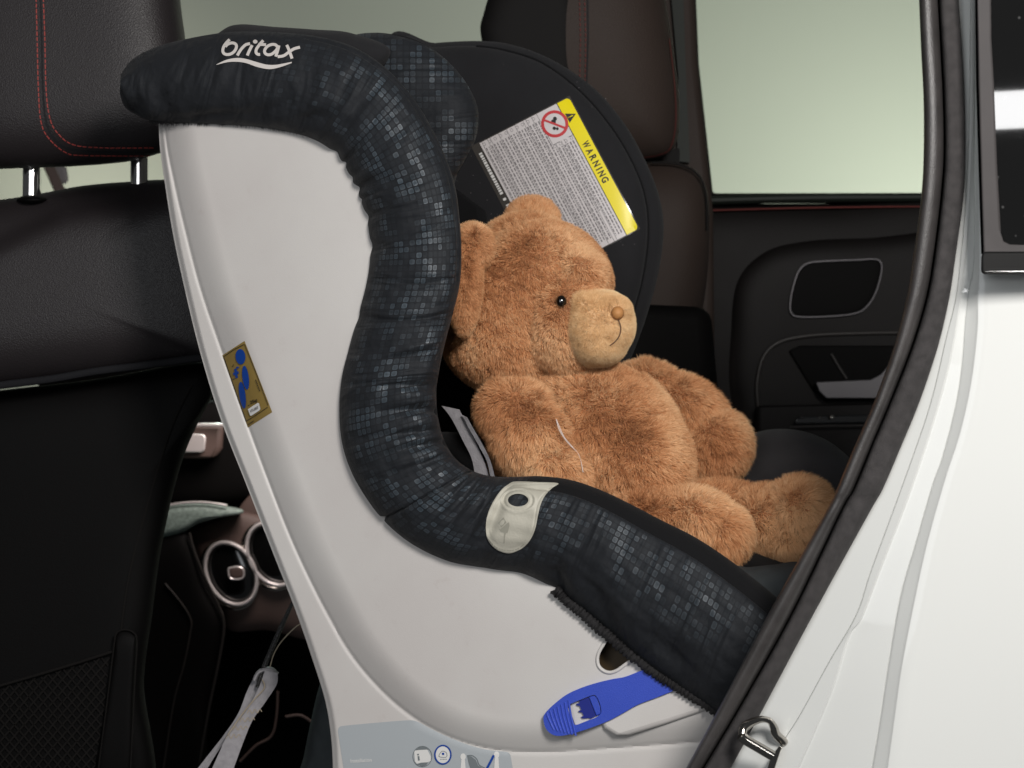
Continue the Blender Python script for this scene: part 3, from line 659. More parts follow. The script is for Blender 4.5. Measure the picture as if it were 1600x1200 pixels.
# crimped elastic hem
def crimp(name, pts, d, rpx, wob, n, parent):
    c = crv(pts, n); pth = []; r = []
    for i, q in enumerate(c):
        pth.append(Q(q[0]+random.uniform(-.5, .5), q[1]+random.uniform(-.6, .6), d)); r.append((rpx*(1+.0*i)+wob*(0.5+0.5*math.sin(i*1.55))+random.uniform(-.6, .6))*0.0006)
    V, F = sweep(pth, r, 12, 1); return mk(name, V, F, 'elastic', parent, sharp=80)
crimp('elastic_hem', [(868, 922), (900, 950), (940, 985), (985, 1022), (1030, 1055), (1075, 1083), (1130, 1118), (1190, 1160)], -0.021, 6.0, 3.8, 230, pad)
crimp('elastic_hem', [(236, 190), (300, 189), (370, 191), (430, 199), (480, 210), (500, 218)], -0.012, 3.2, 1.4, 200, pad)
a = Acc()
for pts in ([(245, 194), (300, 194), (380, 196), (440, 203), (492, 215)], [(870, 928), (940, 992), (985, 1030), (1030, 1063), (1075, 1091), (1112, 1112)]):
    a = Acc(); c = crv(pts, 300)
    for i in range(1, 299, 1):
        if random.random() < .6: continue
        x, y = c[i]; l = random.uniform(2, 5.5); dx = random.uniform(-2, 2)
        a.add([Q(x-.6, y-1, -.014), Q(x+.6, y-1, -.014), Q(x+dx, y+l, -.0165)], [(0, 1, 2)])
    a.build('frayed_edge', 'elastic', pad)

# lettering on the cover
a = Acc(); cc = lambda pts: [(320+x/8.889, 40+y/8.889) for x, y in pts]
wl = 4.5
for pts in ([(345, 192), (300, 238), (264, 290), (250, 345), (264, 385), (310, 402), (372, 388), (420, 345), (440, 292), (425, 254), (375, 240), (320, 258), (284, 292)],
            [(452, 415), (480, 365), (520, 310), (570, 265), (628, 250)], [(590, 415), (618, 350), (658, 272)],
            [(812, 205), (762, 262), (718, 325), (712, 372), (735, 398), (768, 400)], [(745, 262), (800, 262), (850, 266)],
            [(1015, 305), (985, 268), (930, 262), (870, 288), (832, 340), (838, 385), (880, 405), (930, 395), (985, 350), (1018, 300)], [(1030, 275), (1012, 345), (985, 430)],
            [(1138, 268), (1170, 340), (1212, 458)], [(1322, 300), (1240, 322), (1165, 370), (1095, 418), (1012, 432)]):
    ribbon(a, cc(pts), wl, dp, 0.0009, 1.3)
fill(a, ellipse(320+700/8.889, 40+222/8.889, 3.6, 3.1, 0, 20), dp, 0.0011)
up = crv(cc([(160, 540), (300, 475), (440, 450), (560, 460), (700, 500), (850, 540), (980, 545), (1100, 525), (1210, 503)]), 60); lo = crv(cc([(164, 545), (320, 507), (460, 503), (580, 522), (720, 572), (860, 602), (960, 598), (1080, 566), (1206, 520)]), 60)
V = []
for i in range(60):
    for t in (0, .5, 1): V.append(dp(*(up[i]*(1-t)+lo[i]*t), 0.0010))
a.add(V, gridF(60, 3)); a.build('printed_logo', 'logo_white', pad)
# grey rubber tab with a hole
T = lambda pts: [(740+x/8.571, 740+y/8.571) for x, y in pts]
to = crv(T([(560, 105), (850, 112), (1130, 128), (1050, 195), (960, 290), (900, 410), (862, 560), (830, 720), (780, 850), (700, 960), (600, 1030), (480, 1070), (360, 1045), (260, 980), (190, 885), (165, 760), (172, 620), (210, 480), (285, 335), (380, 210), (470, 140)]), 168, True)
hc = np.array(T([(595, 355)])[0]); V = []; nr = 26
for k in range(nr+3):
    for p in to:
        dv = p-hc; ang = math.atan2(dv[1], dv[0]); hr = 1/math.hypot(math.cos(ang)/(135/8.571), math.sin(ang)/(85/8.571)); hp = hc+np.array((math.cos(ang), math.sin(ang)))*hr
        s = min(max((k-1)/(nr-1), 0), 1); q = hp*(1-s)+p*s; dist = np.linalg.norm((q-hc)/np.array((1, .70)))*8.571
        h = 0.0020+0.0009*math.exp(-((dist-225)/22)**2)-0.0007*math.exp(-((dist-195)/18)**2)+0.0006*math.exp(-((dist-160)/16)**2)
        edge = np.linalg.norm(q-p); h -= 0.0007*math.exp(-((edge-5)/1.2)**2)
        if k == 0 or k >= nr+1: h = -0.001
        V.append(dp(q[0], q[1], h))
tab = mk('cover_tab', V, gridF(nr+2, 168, False, True), 'grey_tab', cs, sharp=70)
dt = Drape(tab); a = Acc()
fill(a, T([(400, 585), (440, 655), (372, 720), (330, 665), (345, 640)]), dt, 0.0004); fill(a, T([(355, 750), (445, 665), (475, 650), (480, 700), (455, 790), (432, 800), (420, 850), (415, 930), (398, 935), (405, 850), (408, 795), (360, 775), (335, 735)]), dt, 0.0004)
a.build('embossed_mark', 'grey_tab_dark', tab)
a = Acc(); stitches(a, T([(200, 880), (270, 960), (360, 1010), (480, 1030), (600, 1000), (690, 930)]), .9, 3, 1.4, dt, 0.0005); a.build('tab_stitching', 'grey_tab_dark', tab)

# top bar, head bolster, far wing, seat interior
pillow('top_bar', [(330, 70), (348, 47), (375, 38), (430, 42), (490, 46), (550, 52), (610, 80), (560, 130), (440, 140), (350, 120)], Q, 0.06, 0.03, 0.22, 'fabric_plain', cs, n=3)
bol = pillow('head_bolster', [(500, 90), (545, 58), (585, 51), (625, 56), (663, 69), (700, 96), (730, 132), (747, 172), (745, 210), (733, 240), (715, 272), (700, 300), (640, 300), (560, 200)], Q, 0.10, 0.04, 0.12, 'patterned_fabric', cs, n=3, amount=0.75, c=(640, 170))
db_ = Drape(bol)
wo = [(600, 75), (680, 67), (749, 64), (800, 70), (860, 92), (924, 134), (970, 185), (1003, 240), (1028, 300), (1037, 355), (1030, 420), (1013, 486), (990, 550), (950, 640), (900, 720), (750, 770), (640, 700), (600, 400)]
w0 = pillow('side_wing', wo, Q, 0.395, 0.045, 0.04, 'fabric_plain', cs, c=(830, 350), n=4.5, rings=26, seg=200)
wi = [(620, 82), (680, 74), (745, 72), (795, 80), (850, 100), (907, 143), (953, 196), (985, 248), (1006, 300), (1013, 355), (1007, 420), (992, 482), (968, 545), (930, 640), (880, 720), (750, 760), (660, 700), (620, 400)]
w1 = pillow('wing_lining', wi, Q, 0.365, 0.035, 0.02, 'fabric_plain', cs, c=(830, 350), n=6, rings=26, seg=200)
tube('wing_piping', wi[2:14], Q, 0.360, 2.2, 'lining', cs, n=140)
prism('seat_back', [(560, 250), (640, 240), (760, 330), (800, 600), (880, 700), (1000, 760), (1180, 900), (1180, 1100), (700, 1000), (560, 700)], Q, 0.31, 0.36, 'lining', cs, bevel=0.01)
pillow('seat_cushion', [(640, 700), (800, 690), (950, 760), (1180, 860), (1300, 920), (1350, 1100), (1000, 1100), (700, 950)], Q, 0.20, 0.10, 0.12, 'lining', cs, n=4)
pillow('thigh_bolster', [(1080, 760), (1130, 700), (1180, 676), (1225, 670), (1270, 678), (1310, 700), (1345, 740), (1400, 850), (1400, 950), (1200, 960), (1080, 900)], Q, 0.36, 0.07, 0.06, 'fabric_dome', cs, n=2.6)
pillow('front_cushion', [(1120, 890), (1170, 886), (1210, 882), (1260, 880), (1340, 920), (1400, 1050), (1250, 1100), (1150, 1000)], Q, 0.10, 0.06, 0.04, 'fabric_grey', cs, n=3)
tube('bolster_piping', [(590, 53), (628, 58), (663, 71), (698, 98), (728, 134), (745, 174), (743, 208), (731, 240), (713, 272)], Q, 0.095, 1.8, 'lining', bol, n=90)
a = Acc(); dl1 = Drape(w1)
for k in range(70):
    x, y = random.gauss(760, 60), random.gauss(330, 60)
    if k > 35: x, y = random.uniform(760, 1000), random.uniform(90, 560)
    l = random.uniform(.5, 1.2); t_ = random.uniform(0, 3); ribbon(a, [(x, y), (x+l*math.cos(t_), y+l*math.sin(t_))], .7, dl1, .0008, .6, False)
lint = a.build('lint', 'ink_soft', cs); lint['kind'] = 'stuff'
# harness
V = []
def strap(name, L, R, d):
    n = 30; L = crv(L, n); R = crv(R, n); V = []
    for i in range(n): V += [Q(*L[i], d), Q(*R[i], d-0.002), Q(*R[i], d+0.002), Q(*L[i], d+0.003)]
    F = gridF(n, 4, False, True); mk(name, V, F, 'strap', cs)
strap('harness_strap', [(690, 634), (706, 655), (724, 690), (738, 720), (744, 760)], [(718, 640), (730, 665), (744, 693), (757, 722), (770, 760)], 0.07)
strap('harness_strap', [(722, 648), (734, 672), (750, 700), (762, 725), (768, 760)], [(730, 652), (741, 672), (757, 700), (768, 725), (776, 760)], 0.062)

# warning label on the far wing
dwg = Drape(w1)
LA, LB, LC, LD = [np.array(p, float) for p in ((741, 228), (889, 152), (998, 357), (850, 435))]
def LP(s, t): return (LA*(1-s)+LD*s)*(1-t)+(LB*(1-s)+LC*s)*t       # s along the text, t up towards the yellow header
def lab(s, t, off): q = LP(s, t); return dwg(q[0], q[1], off)
def lrect(acc, s0, s1, t0, t1, off, n=1, m=1):
    V = [lab(s0+(s1-s0)*j/m, t0+(t1-t0)*i/n, off) for i in range(n+1) for j in range(m+1)]; acc.add(V, gridF(n+1, m+1))
a = Acc(); lrect(a, -.008, 1.008, -.03, 1.012, 0.0006, 24, 24); wl_ = a.build('warning_label', 'label_clear', cs)
a = Acc(); lrect(a, 0, 1, .055, .87, 0.0010, 24, 24); a.build('label_text_field', 'label_paper', wl_)
def rnd_rect(s0, s1, t0, t1, r, rt, corners):
    pts = []
    for (cx, cy, a0, k) in ((s0+r, t0+rt, 180, 0), (s1-r, t0+rt, 270, 1), (s1-r, t1-rt, 0, 2), (s0+r, t1-rt, 90, 3)):
        if k in corners: pts += [(cx+r*math.cos(math.radians(a0+x)), cy+rt*math.sin(math.radians(a0+x))) for x in range(0, 91, 15)]
        else: pts.append(((s0 if k in (0, 3) else s1), (t0 if k in (0, 1) else t1)))
    return pts
a = Acc(); lrect(a, .03, .97, .875, 1.0, 0.0011, 4, 30)
lrect(a, 0, .03, .875, .965, 0.0011); lrect(a, .97, 1, .875, .965, 0.0011)
for s0, s1, sx in ((.03, 0, -1), (.97, 1, 1)):
    pts = [(s0, .965)]+[(s0+sx*.03*math.cos(math.radians(x)), .965+.035*math.sin(math.radians(x))) for x in range(0, 91, 15)]
    a.add([lab(s, t, 0.0011) for s, t in pts], [(0, i, i+1) for i in range(1, len(pts)-1)])
a.build('yellow_header', 'yellow', wl_)
a = Acc(); Vt, Ft = text2d('WARNING', 0.012)
s0 = .33; 
for ch_i, ch in enumerate('WARNING'):
    Vt, Ft = text2d(ch, 0.03); wd = {'W': .043, 'I': .009, 'G': .036}.get(ch, .034)
    cx = .335+[0, .052, .100, .146, .185, .222, .268][ch_i]
    a.add([lab(cx+(x-.5)*wd, .902+y*.068, 0.0016) for x, y in Vt], Ft)
a.build('header_lettering', 'ink', wl_)
a = Acc(); a.add([lab(s, t, 0.0016) for s, t in ((.085, .895), (.155, .895), (.120, .985))], [(0, 1, 2)]); a.build('warning_triangle', 'ink', wl_)
a = Acc(); lrect(a, .117, .123, .918, .955, .002); lrect(a, .117, .123, .903, .911, .002); a.build('warning_symbol', 'yellow', wl_)
a = Acc()                                                   # rules and illegible small print
nl = 27
for k in range(nl):
    t = .085+k*(.78/nl); sa = 0.0
    if t > .66: sa = .235
    if k % 3 == 0 or k % 7 == 2: lrect(a, sa, 1, t-.0075, t-.0045, .0013, 1, 16)
lrect(a, .235, .238, .66, .87, .0013); lrect(a, 0, .235, .655, .658, .0013, 1, 4); lrect(a, 0, 1, .868, .874, .0013, 1, 20)
a.build('table_rules', 'ink', wl_)
a = Acc(); rr = random.Random(3)
for k in range(nl):
    t = .085+k*(.78/nl); s = .27 if t > .66 else .05
    end = .97 if rr.random() < .7 else rr.uniform(.6, .9)
    while s < end:
        wq = rr.uniform(.006, .028)
        lrect(a, s, min(s+wq, end), t, t+rr.uniform(.010, .014), .0013); s += wq+rr.uniform(.004, .009)
a.build('small_print', 'ink_soft', wl_)
a = Acc()
for k in range(0, nl, 2):
    t = .09+k*(.78/nl); s0 = .25 if t > .66 else .02
    for j in range(10):
        a0, a1 = j*.628, (j+1)*.628
        pts = [(s0+.012*math.cos(x)*r, t+.014*math.sin(x)*r) for x, r in ((a0, 1), (a1, 1), (a1, .78), (a0, .78))]; a.add([lab(s, q, .0014) for s, q in pts], [(0, 1, 2, 3)])
a.build('bullet_rings', 'ink_soft', wl_)
a = Acc()
def ring_(acc, cx, cy, r0, r1, off, asp=1.0, n=40):
    for j in range(n):
        a0, a1 = 2*PI*j/n, 2*PI*(j+1)/n
        acc.add([lab(cx+math.cos(x)*r, cy+math.sin(x)*r*asp, off) for x, r in ((a0, r0), (a1, r0), (a1, r1), (a0, r1))], [(0, 1, 2, 3)])
ring_(a, .115, .765, .092, .072, .0014, 1.38)
a.add([lab(s, t, .0016) for s, t in ((.050, .695), (.060, .682), (.180, .830), (.170, .845))], [(0, 1, 2, 3)])
a.build('prohibition_sign', 'red_print', wl_)
a = Acc()
for cx, cy, r in ((.085, .79, .014), (.10, .762, .018), (.14, .742, .012), (.152, .765, .010)):
    a.add([lab(cx+r*math.cos(x), cy+r*1.3*math.sin(x), .0014) for x in np.linspace(0, 6.28, 12, endpoint=False)], [tuple(range(12))])
a.build('sign_pictogram', 'ink', wl_)
a = Acc(); s = .06
while s < .98:
    wq = rr.uniform(.008, .020); lrect(a, s, s+wq, .004, .034, .0011); s += wq+(.005 if rr.random() < .85 else .03)
a.build('footer_print', 'white', wl_)

# gold approval label
GA = [np.array(p) for p in ((347.3, 555.3), (382, 532.7), (425.3, 644), (387.3, 668))]
def G(x, y, off):                                        # crop pixels
    return ds(330+x/7.5, 520+y/7.5, off)
a = Acc()
for i in range(25):
    pass
V = []
for i in range(21):
    for j in range(9):
        s, t = j/8, i/20; p = (GA[0]*(1-s)+GA[1]*s)*(1-t)+(GA[3]*(1-s)+GA[2]*s)*t; V.append(ds(p[0], p[1], .0005))
gl = mk('approval_label', V, gridF(21, 9), 'gold', cs)
def gpoly(acc, pts, off=.0022): acc.add([G(x, y, off) for x, y in pts], [tuple(t) for t in geometry.tessellate_polygon([[Vector((x, y, 0)) for x, y in pts]])])
a = Acc(); gpoly(a, ellipse(343, 280, 57, 90, -.08)); gpoly(a, ellipse(403, 525, 37, 140, -.12)); gpoly(a, ellipse(365, 730, 36, 158, -.14))
gpoly(a, [(268, 425), (298, 418), (312, 528), (285, 532)]); gpoly(a, [(256, 470), (318, 450), (322, 478), (262, 500)]); gpoly(a, [(290, 400), (325, 395), (322, 415), (295, 420)])
a.build('pictogram', 'blue_print', gl)
class GG:
    def __call__(s, x, y, off): return G(x, y, off)
gd = GG()
a = Acc()
ribbon(a, [(145, 280), (250, 205), (385, 135)], 6, gd, .0020, 10, False); ribbon(a, [(390, 135), (530, 480), (665, 850)], 6, gd, .0020, 10, False); ribbon(a, [(662, 870), (560, 940), (412, 1035)], 6, gd, .0020, 10, False); ribbon(a, [(410, 1035), (270, 640), (148, 285)], 6, gd, .0020, 10, False)
put_text(a, '25kg', [(458, 850), (540, 815), (535, 765), (455, 798)], gd, .0024, .02)
put_text(a, 'min', [(430, 858), (452, 850), (450, 838), (428, 845)], gd, .0024, .03)
for (x0, y0, x1, y1) in ((520, 550, 572, 690), (430, 1075, 500, 1030), (250, 395, 262, 370), (248, 548, 272, 540)):
    n = 7
    for k in range(n):
        f0, f1 = k/n, (k+.7)/n
        ribbon(a, [(x0+(x1-x0)*f0, y0+(y1-y0)*f0), (x0+(x1-x0)*f1, y0+(y1-y0)*f1)], 11, gd, .0024, 10, False)
a.build('label_print', 'ink', gl)
a = Acc(); gpoly(a, [(430, 895), (545, 820), (560, 825), (577, 895), (565, 910), (470, 972), (455, 970)], .0028); a.build('number_field', 'white', gl)
a = Acc(); put_text(a, 'VTI-0007', [(462, 940), (556, 885), (546, 855), (452, 908)], gd, .0034, .02); a.build('number_print', 'ink_soft', gl)

# information sticker at the foot of the shell
I_ = lambda pts: [(500+x/5, 1110+y/5) for x, y in pts]
top = crv(I_([(140, 160), (150, 132), (190, 120), (420, 98), (640, 80), (720, 78), (770, 92), (850, 135), (960, 190), (1080, 240), (1200, 282), (1330, 312), (1440, 322), (1475, 332), (1490, 360), (1500, 420)]), 80)
V = []
for i, p in enumerate(top):
    s = i/79; bot = np.array((542+s*265, 1234.))
    if i == 0: p = p
    for t in np.linspace(0, 1, 16): q = p*(1-t)+bot*t; V.append(ds(q[0], q[1], .0005))
st = mk('information_sticker', V, gridF(80, 16), 'sticker_grey', cs)
a = Acc()
put_text(a, 'Installation', I_([(240, 410), (405, 400), (402, 372), (236, 380)]), ds, .0010, .01)
a.build('sticker_lettering', 'white', st); a = Acc()
fill(a, I_([(735, 315), (835, 300), (865, 360), (865, 395), (830, 410), (760, 420), (742, 400)]), ds, .0010)
fill(a, I_(ellipse(960, 346, 57, 66)), ds, .0012)
a.build('icon_print', 'white', st)
for x in (1118, 1380):
    a = Acc()
    fill(a, I_(ellipse(x, 362-(15 if x > 1200 else 0), 21, 26)), ds, .0010); fill(a, I_([(x-14, 385-(15 if x > 1200 else 0)), (x+14, 385-(15 if x > 1200 else 0)), (x+24, 520), (x-24, 520)]), ds, .0011)
    a.build('figure_print', 'white', st)
a = Acc()
def iring(acc, cx, cy, rx, ry, w_, off): ribbon(acc, I_(ellipse(cx, cy, rx, ry, 0, 40)+ellipse(cx, cy, rx, ry, 0, 40)[:1]), w_, ds, off, 1.2, False)
iring(a, 800, 360, 74, 80, .9, .0012); fill(a, I_([(745, 310), (770, 290), (800, 283), (835, 290), (850, 305)]), ds, .0012); fill(a, I_([(755, 418), (790, 408), (845, 405), (830, 428), (800, 436)]), ds, .0013)
fill(a, I_(ellipse(766, 345, 7, 7)), ds, .0014); fill(a, I_([(762, 358), (776, 356), (780, 390), (766, 392)]), ds, .0014)
a.build('icon_outline', 'sticker_dark', st); a = Acc()
fill(a, I_([(1150, 355), (1180, 358), (1215, 385), (1235, 430), (1300, 470), (1200, 520), (1165, 420)]), ds, .0012)
ribbon(a, I_([(1150, 352), (1190, 352), (1225, 380), (1245, 425), (1290, 450)]), 1.0, ds, .0013, 1.2)
a.build('seat_diagram', 'sticker_dark', st); a = Acc()
ribbon(a, I_([(928, 358), (935, 340), (955, 318), (985, 328), (992, 350), (985, 365), (945, 365), (928, 358)]), .8, ds, .0016, 1.2)
for k in range(5): ribbon(a, I_([(940+k*11, 382), (946+k*11, 381)]), 1.3, ds, .0016, 1, False)
a.build('car_icon', 'sticker_dark', st)
a = Acc(); iring(a, 960, 346, 62, 72, 2.4, .0016); a.build('ring_print', 'blue_print', st); a = Acc(); ribbon(a, I_([(1358, 350), (1330, 405), (1300, 460)]), 3.6, ds, .0016); a.build('belt_diagram', 'blue_print', st); a = Acc(); fill(a, I_([(952, 332), (970, 330), (970, 348), (955, 348)]), ds, .0017); a.build('icon_mark', 'blue_print', st)

# blue lever
BL = lambda pts: [(840+x/6.667, 1030+y/6.667) for x, y in pts]
lo_ = crv(BL([(60, 610), (90, 550), (170, 470), (300, 370), (450, 300), (620, 245), (780, 207), (900, 186), (1020, 142), (1190, 70), (1400, -20), (1640, 240), (1450, 315), (1260, 392), (1050, 472), (900, 556), (760, 632), (600, 698), (440, 752), (300, 790), (200, 798), (130, 770), (80, 710)]), 150, True)
hole = crv(BL([(345, 465), (440, 425), (570, 375), (610, 385), (640, 440), (662, 520), (655, 570), (600, 610), (520, 640), (410, 682), (375, 672), (345, 610), (318, 520), (320, 480)]), 48, True)
lev = prism('lock_lever', lo_, Q, -0.0205, -0.0135, 'blue_plastic', cs, holes=[hole], bevel=0.0022)
prism('window_backing', BL([(300, 440), (560, 370), (680, 600), (400, 700)]), Q, -0.0150, -0.012, 'shell', lev)
prism('lever_pawl', BL([(430, 432), (530, 395), (608, 592), (545, 622), (540, 612), (470, 618), (452, 600), (480, 590), (462, 555), (430, 550), (428, 535), (455, 532), (440, 490), (405, 480), (405, 462), (438, 458)]), Q, -0.0175, -0.0145, 'blue_dark', lev)
prism('pawl_ledge', BL([(532, 393), (585, 375), (625, 400), (655, 500), (660, 570), (612, 592)]), Q, -0.0188, -0.0145, 'blue_plastic', lev, bevel=.001)
for k in range(7):
    x = 95+k*38; y0 = 560-k*22; y1 = 735+k*10
    c = crv(BL([(x, y0), (x+25, (y0+y1)/2-20), (x+75, y1)]), 14)
    V, F = sweep([Q(p[0], p[1], -0.0207) for p in c], 0.0010, 8); mk('grip_rib', V, F, 'blue_plastic', lev)

# ------------------------------------------------------------ teddy bear
bear = thing('teddy_bear', 'plush brown teddy bear with cream muzzle and amber nose, sitting in the child seat', 'teddy bear', Q(950, 880, 0.16))
def ell(acc, px, py, d, rx, ry, rd, rot=0, yaw=0, n=28):
    c = Vector(Q(px, py, d)); s = 0.0006*(DIST+c.y)/DIST
    me = bmesh.new(); bmesh.ops.create_uvsphere(me, u_segments=n, v_segments=n//2+2, radius=1)
    mt = Matrix.Translation(c) @ Matrix.Rotation(-math.radians(yaw), 4, 'Z') @ Matrix.Rotation(math.radians(rot), 4, 'Y') @ Matrix.Diagonal((rx*s, rd, ry*s, 1))
    bmesh.ops.transform(me, matrix=mt, verts=me.verts)
    acc.add([v.co for v in me.verts], [tuple(v.index for v in f.verts) for f in me.faces]); me.free()
def fuse(acc, vox, smooth):
    me = bpy.data.meshes.new('tmp'); me.from_pydata([tuple(v) for v in acc.V], [], acc.F); me.update()
    o = bpy.data.objects.new('tmp', me); COL.objects.link(o)
    r = o.modifiers.new('r', 'REMESH'); r.mode = 'VOXEL'; r.voxel_size = vox
    s = o.modifiers.new('s', 'SMOOTH'); s.factor = 0.6; s.iterations = smooth
    r_ = bpy.data.meshes.new_from_object(o.evaluated_get(bpy.context.evaluated_depsgraph_get()))
    V = np.array([v.co[:] for v in r_.vertices]); F = [tuple(p.vertices) for p in r_.polygons]
    bpy.data.objects.remove(o); return V, F
def sines(seed, f, P_):
    r = np.random.default_rng(seed); out = np.zeros(len(P_))
    for k in range(7):
        v = r.normal(size=3); v = v/np.linalg.norm(v)*f*r.uniform(.6, 1.6); out += np.sin(P_@v+r.uniform(0, 6.28))
    return out/2.6
def furry(name, V, F, N, length, width, mfur, mskin, parent, comb=(0.0, 0.0, -1.0), lenfn=None, rough=0.35, shade=None):
    tri = []
    for f in F:
        tri.append(f[:3])
        if len(f) == 4: tri.append((f[0], f[2], f[3]))
    tri = np.array(tri); a, b, c = V[tri[:, 0]], V[tri[:, 1]], V[tri[:, 2]]
    fn = np.cross(b-a, c-a); ar = np.linalg.norm(fn, axis=1)+1e-12
    vn = np.zeros_like(V)
    for k in range(3): np.add.at(vn, tri[:, k], fn)
    vn /= np.linalg.norm(vn, axis=1)[:, None]+1e-12
    cam_ = np.array((0, -DIST, 0)); cen = (a+b+c)/3; vw = cam_-cen; vw /= np.linalg.norm(vw, axis=1)[:, None]
    face = (fn/ar[:, None]*vw).sum(1)
    wgt = ar*np.where(face > -0.45, 1, 0.12)
    idx = rng.choice(len(tri), N, p=wgt/wgt.sum()); r1 = np.sqrt(rng.random(N)); r2 = rng.random(N)
    w0_, w1_, w2_ = 1-r1, r1*(1-r2), r1*r2
    p = a[idx]*w0_[:, None]+b[idx]*w1_[:, None]+c[idx]*w2_[:, None]
    n_ = vn[tri[idx, 0]]*w0_[:, None]+vn[tri[idx, 1]]*w1_[:, None]+vn[tri[idx, 2]]*w2_[:, None]; n_ /= np.linalg.norm(n_, axis=1)[:, None]
    cv = np.array(comb); cv = cv+np.stack([sines(1, 30, p), sines(2, 30, p)*.5, sines(3, 30, p)], 1)*0.28
    cl = np.stack([sines(4, 620, p), sines(5, 620, p), sines(6, 620, p)], 1)*0.40
    cv = cv+cl; cv -= n_*(cv*n_).sum(1)[:, None]
    d = n_*0.85+cv*0.62+rng.normal(size=(N, 3))*rough*.6; d /= np.linalg.norm(d, axis=1)[:, None]
    L = length*rng.uniform(.55, 1.15, N)
    if lenfn is not None: L *= lenfn(p)
    vd = cam_-p; vd /= np.linalg.norm(vd, axis=1)[:, None]
    kd = np.array((.48, -1.75, .66))-p; kd /= np.linalg.norm(kd, axis=1)[:, None]
    sd_ = np.cross(d, vd+kd*.8+rng.normal(size=(N, 3))*.3); sd_ /= np.linalg.norm(sd_, axis=1)[:, None]+1e-9
    wd = width*rng.uniform(.7, 1.3, N)
    mid = p+d*L[:, None]*.55; bend = cv*0.5-n_*0.1; tip = mid+(d+bend*.7)*L[:, None]*.45
    HV = np.empty((N, 5, 3)); HV[:, 0] = p-sd_*wd[:, None]*.5-n_*.0006; HV[:, 1] = p+sd_*wd[:, None]*.5-n_*.0006
    HV[:, 2] = mid-sd_*wd[:, None]*.4; HV[:, 3] = mid+sd_*wd[:, None]*.4; HV[:, 4] = tip
    nV = len(V); allV = np.concatenate([V, HV.reshape(-1, 3)])
    base = nV+np.arange(N)*5
    loops = []; 
    body_l = np.array([i for f in F for i in f]); body_c = np.array([len(f) for f in F])
    hl = np.stack([base, base+1, base+3, base+2, base+2, base+3, base+4], 1).ravel(); hc_ = np.tile([4, 3], N)
    LV = np.concatenate([body_l, hl]); LC = np.concatenate([body_c, hc_]); LS = np.concatenate([[0], np.cumsum(LC)[:-1]])
    me = bpy.data.meshes.new(name); me.vertices.add(len(allV)); me.vertices.foreach_set('co', allV.astype(np.float32).ravel())
    me.loops.add(len(LV)); me.loops.foreach_set('vertex_index', LV.astype(np.int32))
    me.polygons.add(len(LC)); me.polygons.foreach_set('loop_start', LS.astype(np.int32))
    me.materials.append(M[mskin]); me.materials.append(M[mfur])
    mi = np.zeros(len(LC), np.int32); mi[len(F):] = 1; me.polygons.foreach_set('material_index', mi)
    me.polygons.foreach_set('use_smooth', np.ones(len(LC), bool)); me.update(calc_edges=True); me.validate()
    sn = np.zeros((len(allV), 3), np.float32); sn[:nV] = vn
    bn_ = np.cross(d, sd_); bn_ *= np.sign((bn_*vd).sum(1))[:, None]
    hn_ = n_*.42+bn_*.65+rng.normal(size=(N, 3))*.14; hn_ /= np.linalg.norm(hn_, axis=1)[:, None]
    sn[nV:] = np.repeat(hn_, 5, 0)
    at = me.attributes.new('sn', 'FLOAT_VECTOR', 'POINT'); at.data.foreach_set('vector', sn.ravel())
    rn = np.zeros(len(allV), np.float32); rb = rng.uniform(.05, .75, N)+.09*sines(9, 420, p)
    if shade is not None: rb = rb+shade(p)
    hr_ = np.stack([rb-.15, rb-.15, rb, rb, rb+.22], 1).ravel(); rn[nV:] = hr_
    at = me.attributes.new('rnd', 'FLOAT', 'POINT'); at.data.foreach_set('value', rn)
    o = bpy.data.objects.new(name, me); COL.objects.link(o); o.parent = parent
    if parent.type == 'EMPTY': o.matrix_parent_inverse = Matrix.Translation(-Vector(parent.location))
    return o
a = Acc()
# head
ell(a, 822, 480, .175, 132, 118, .082, 8)
ell(a, 850, 440, .175, 104, 92, .078, 15)
ell(a, 800, 520, .170, 108, 92, .078, -8)
ell(a, 888, 500, .150, 70, 88, .062)
ell(a, 815, 385, .190, 72, 48, .055, -12); ell(a, 908, 425, .162, 50, 34, .060, 38); ell(a, 872, 530, .155, 56, 50, .060)
# torso
ell(a, 935, 690, .180, 138, 118, .085, 38)
ell(a, 985, 725, .175, 92, 92, .080)
ell(a, 890, 640, .190, 110, 62, .075, 10)
ell(a, 870, 740, .17, 110, 80, .08)
# near arm
ell(a, 812, 652, .102, 66, 52, .040, 30); ell(a, 834, 690, .096, 74, 58, .040, 50); ell(a, 866, 735, .092, 58, 44, .038, 40)
# far arm
ell(a, 1020, 610, .275, 62, 38, .036, 25); ell(a, 1074, 655, .280, 78, 56, .038, 42); ell(a, 1115, 700, .276, 53, 58, .040, 40)
# legs and feet
ell(a, 1030, 812, .12, 80, 42, .045, 12); ell(a, 1092, 816, .122, 62, 46, .045, 20); ell(a, 1126, 838, .122, 42, 46, .042, 25)
ell(a, 1120, 800, .215, 90, 42, .042, 0); ell(a, 1205, 822, .205, 66, 58, .045, 0); ell(a, 1250, 806, .200, 52, 56, .045, 10)
ell(a, 1232, 842, .200, 52, 36, .045, 0)
BV, BF = fuse(a, 0.0028, 5)
def q_of(p):                                     # pixel position of points
    t = p[:, 1]+DIST; return p[:, 0]/(K*t)+800, 600-p[:, 2]/(K*t)
def blen(p):
    x, y = q_of(p); return np.where((y < 600) & (x < 1000), .62, 1.0)
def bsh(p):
    x, y = q_of(p); side = np.exp(-((x-800)/75)**2-((y-490)/100)**2); low_shade = np.exp(-((x-960)/90)**2-((y-760)/45)**2)
    return -.42*side-.22*low_shade+.05*(y > 600)  # browner fur on the head side; shading low on the torso put into colour
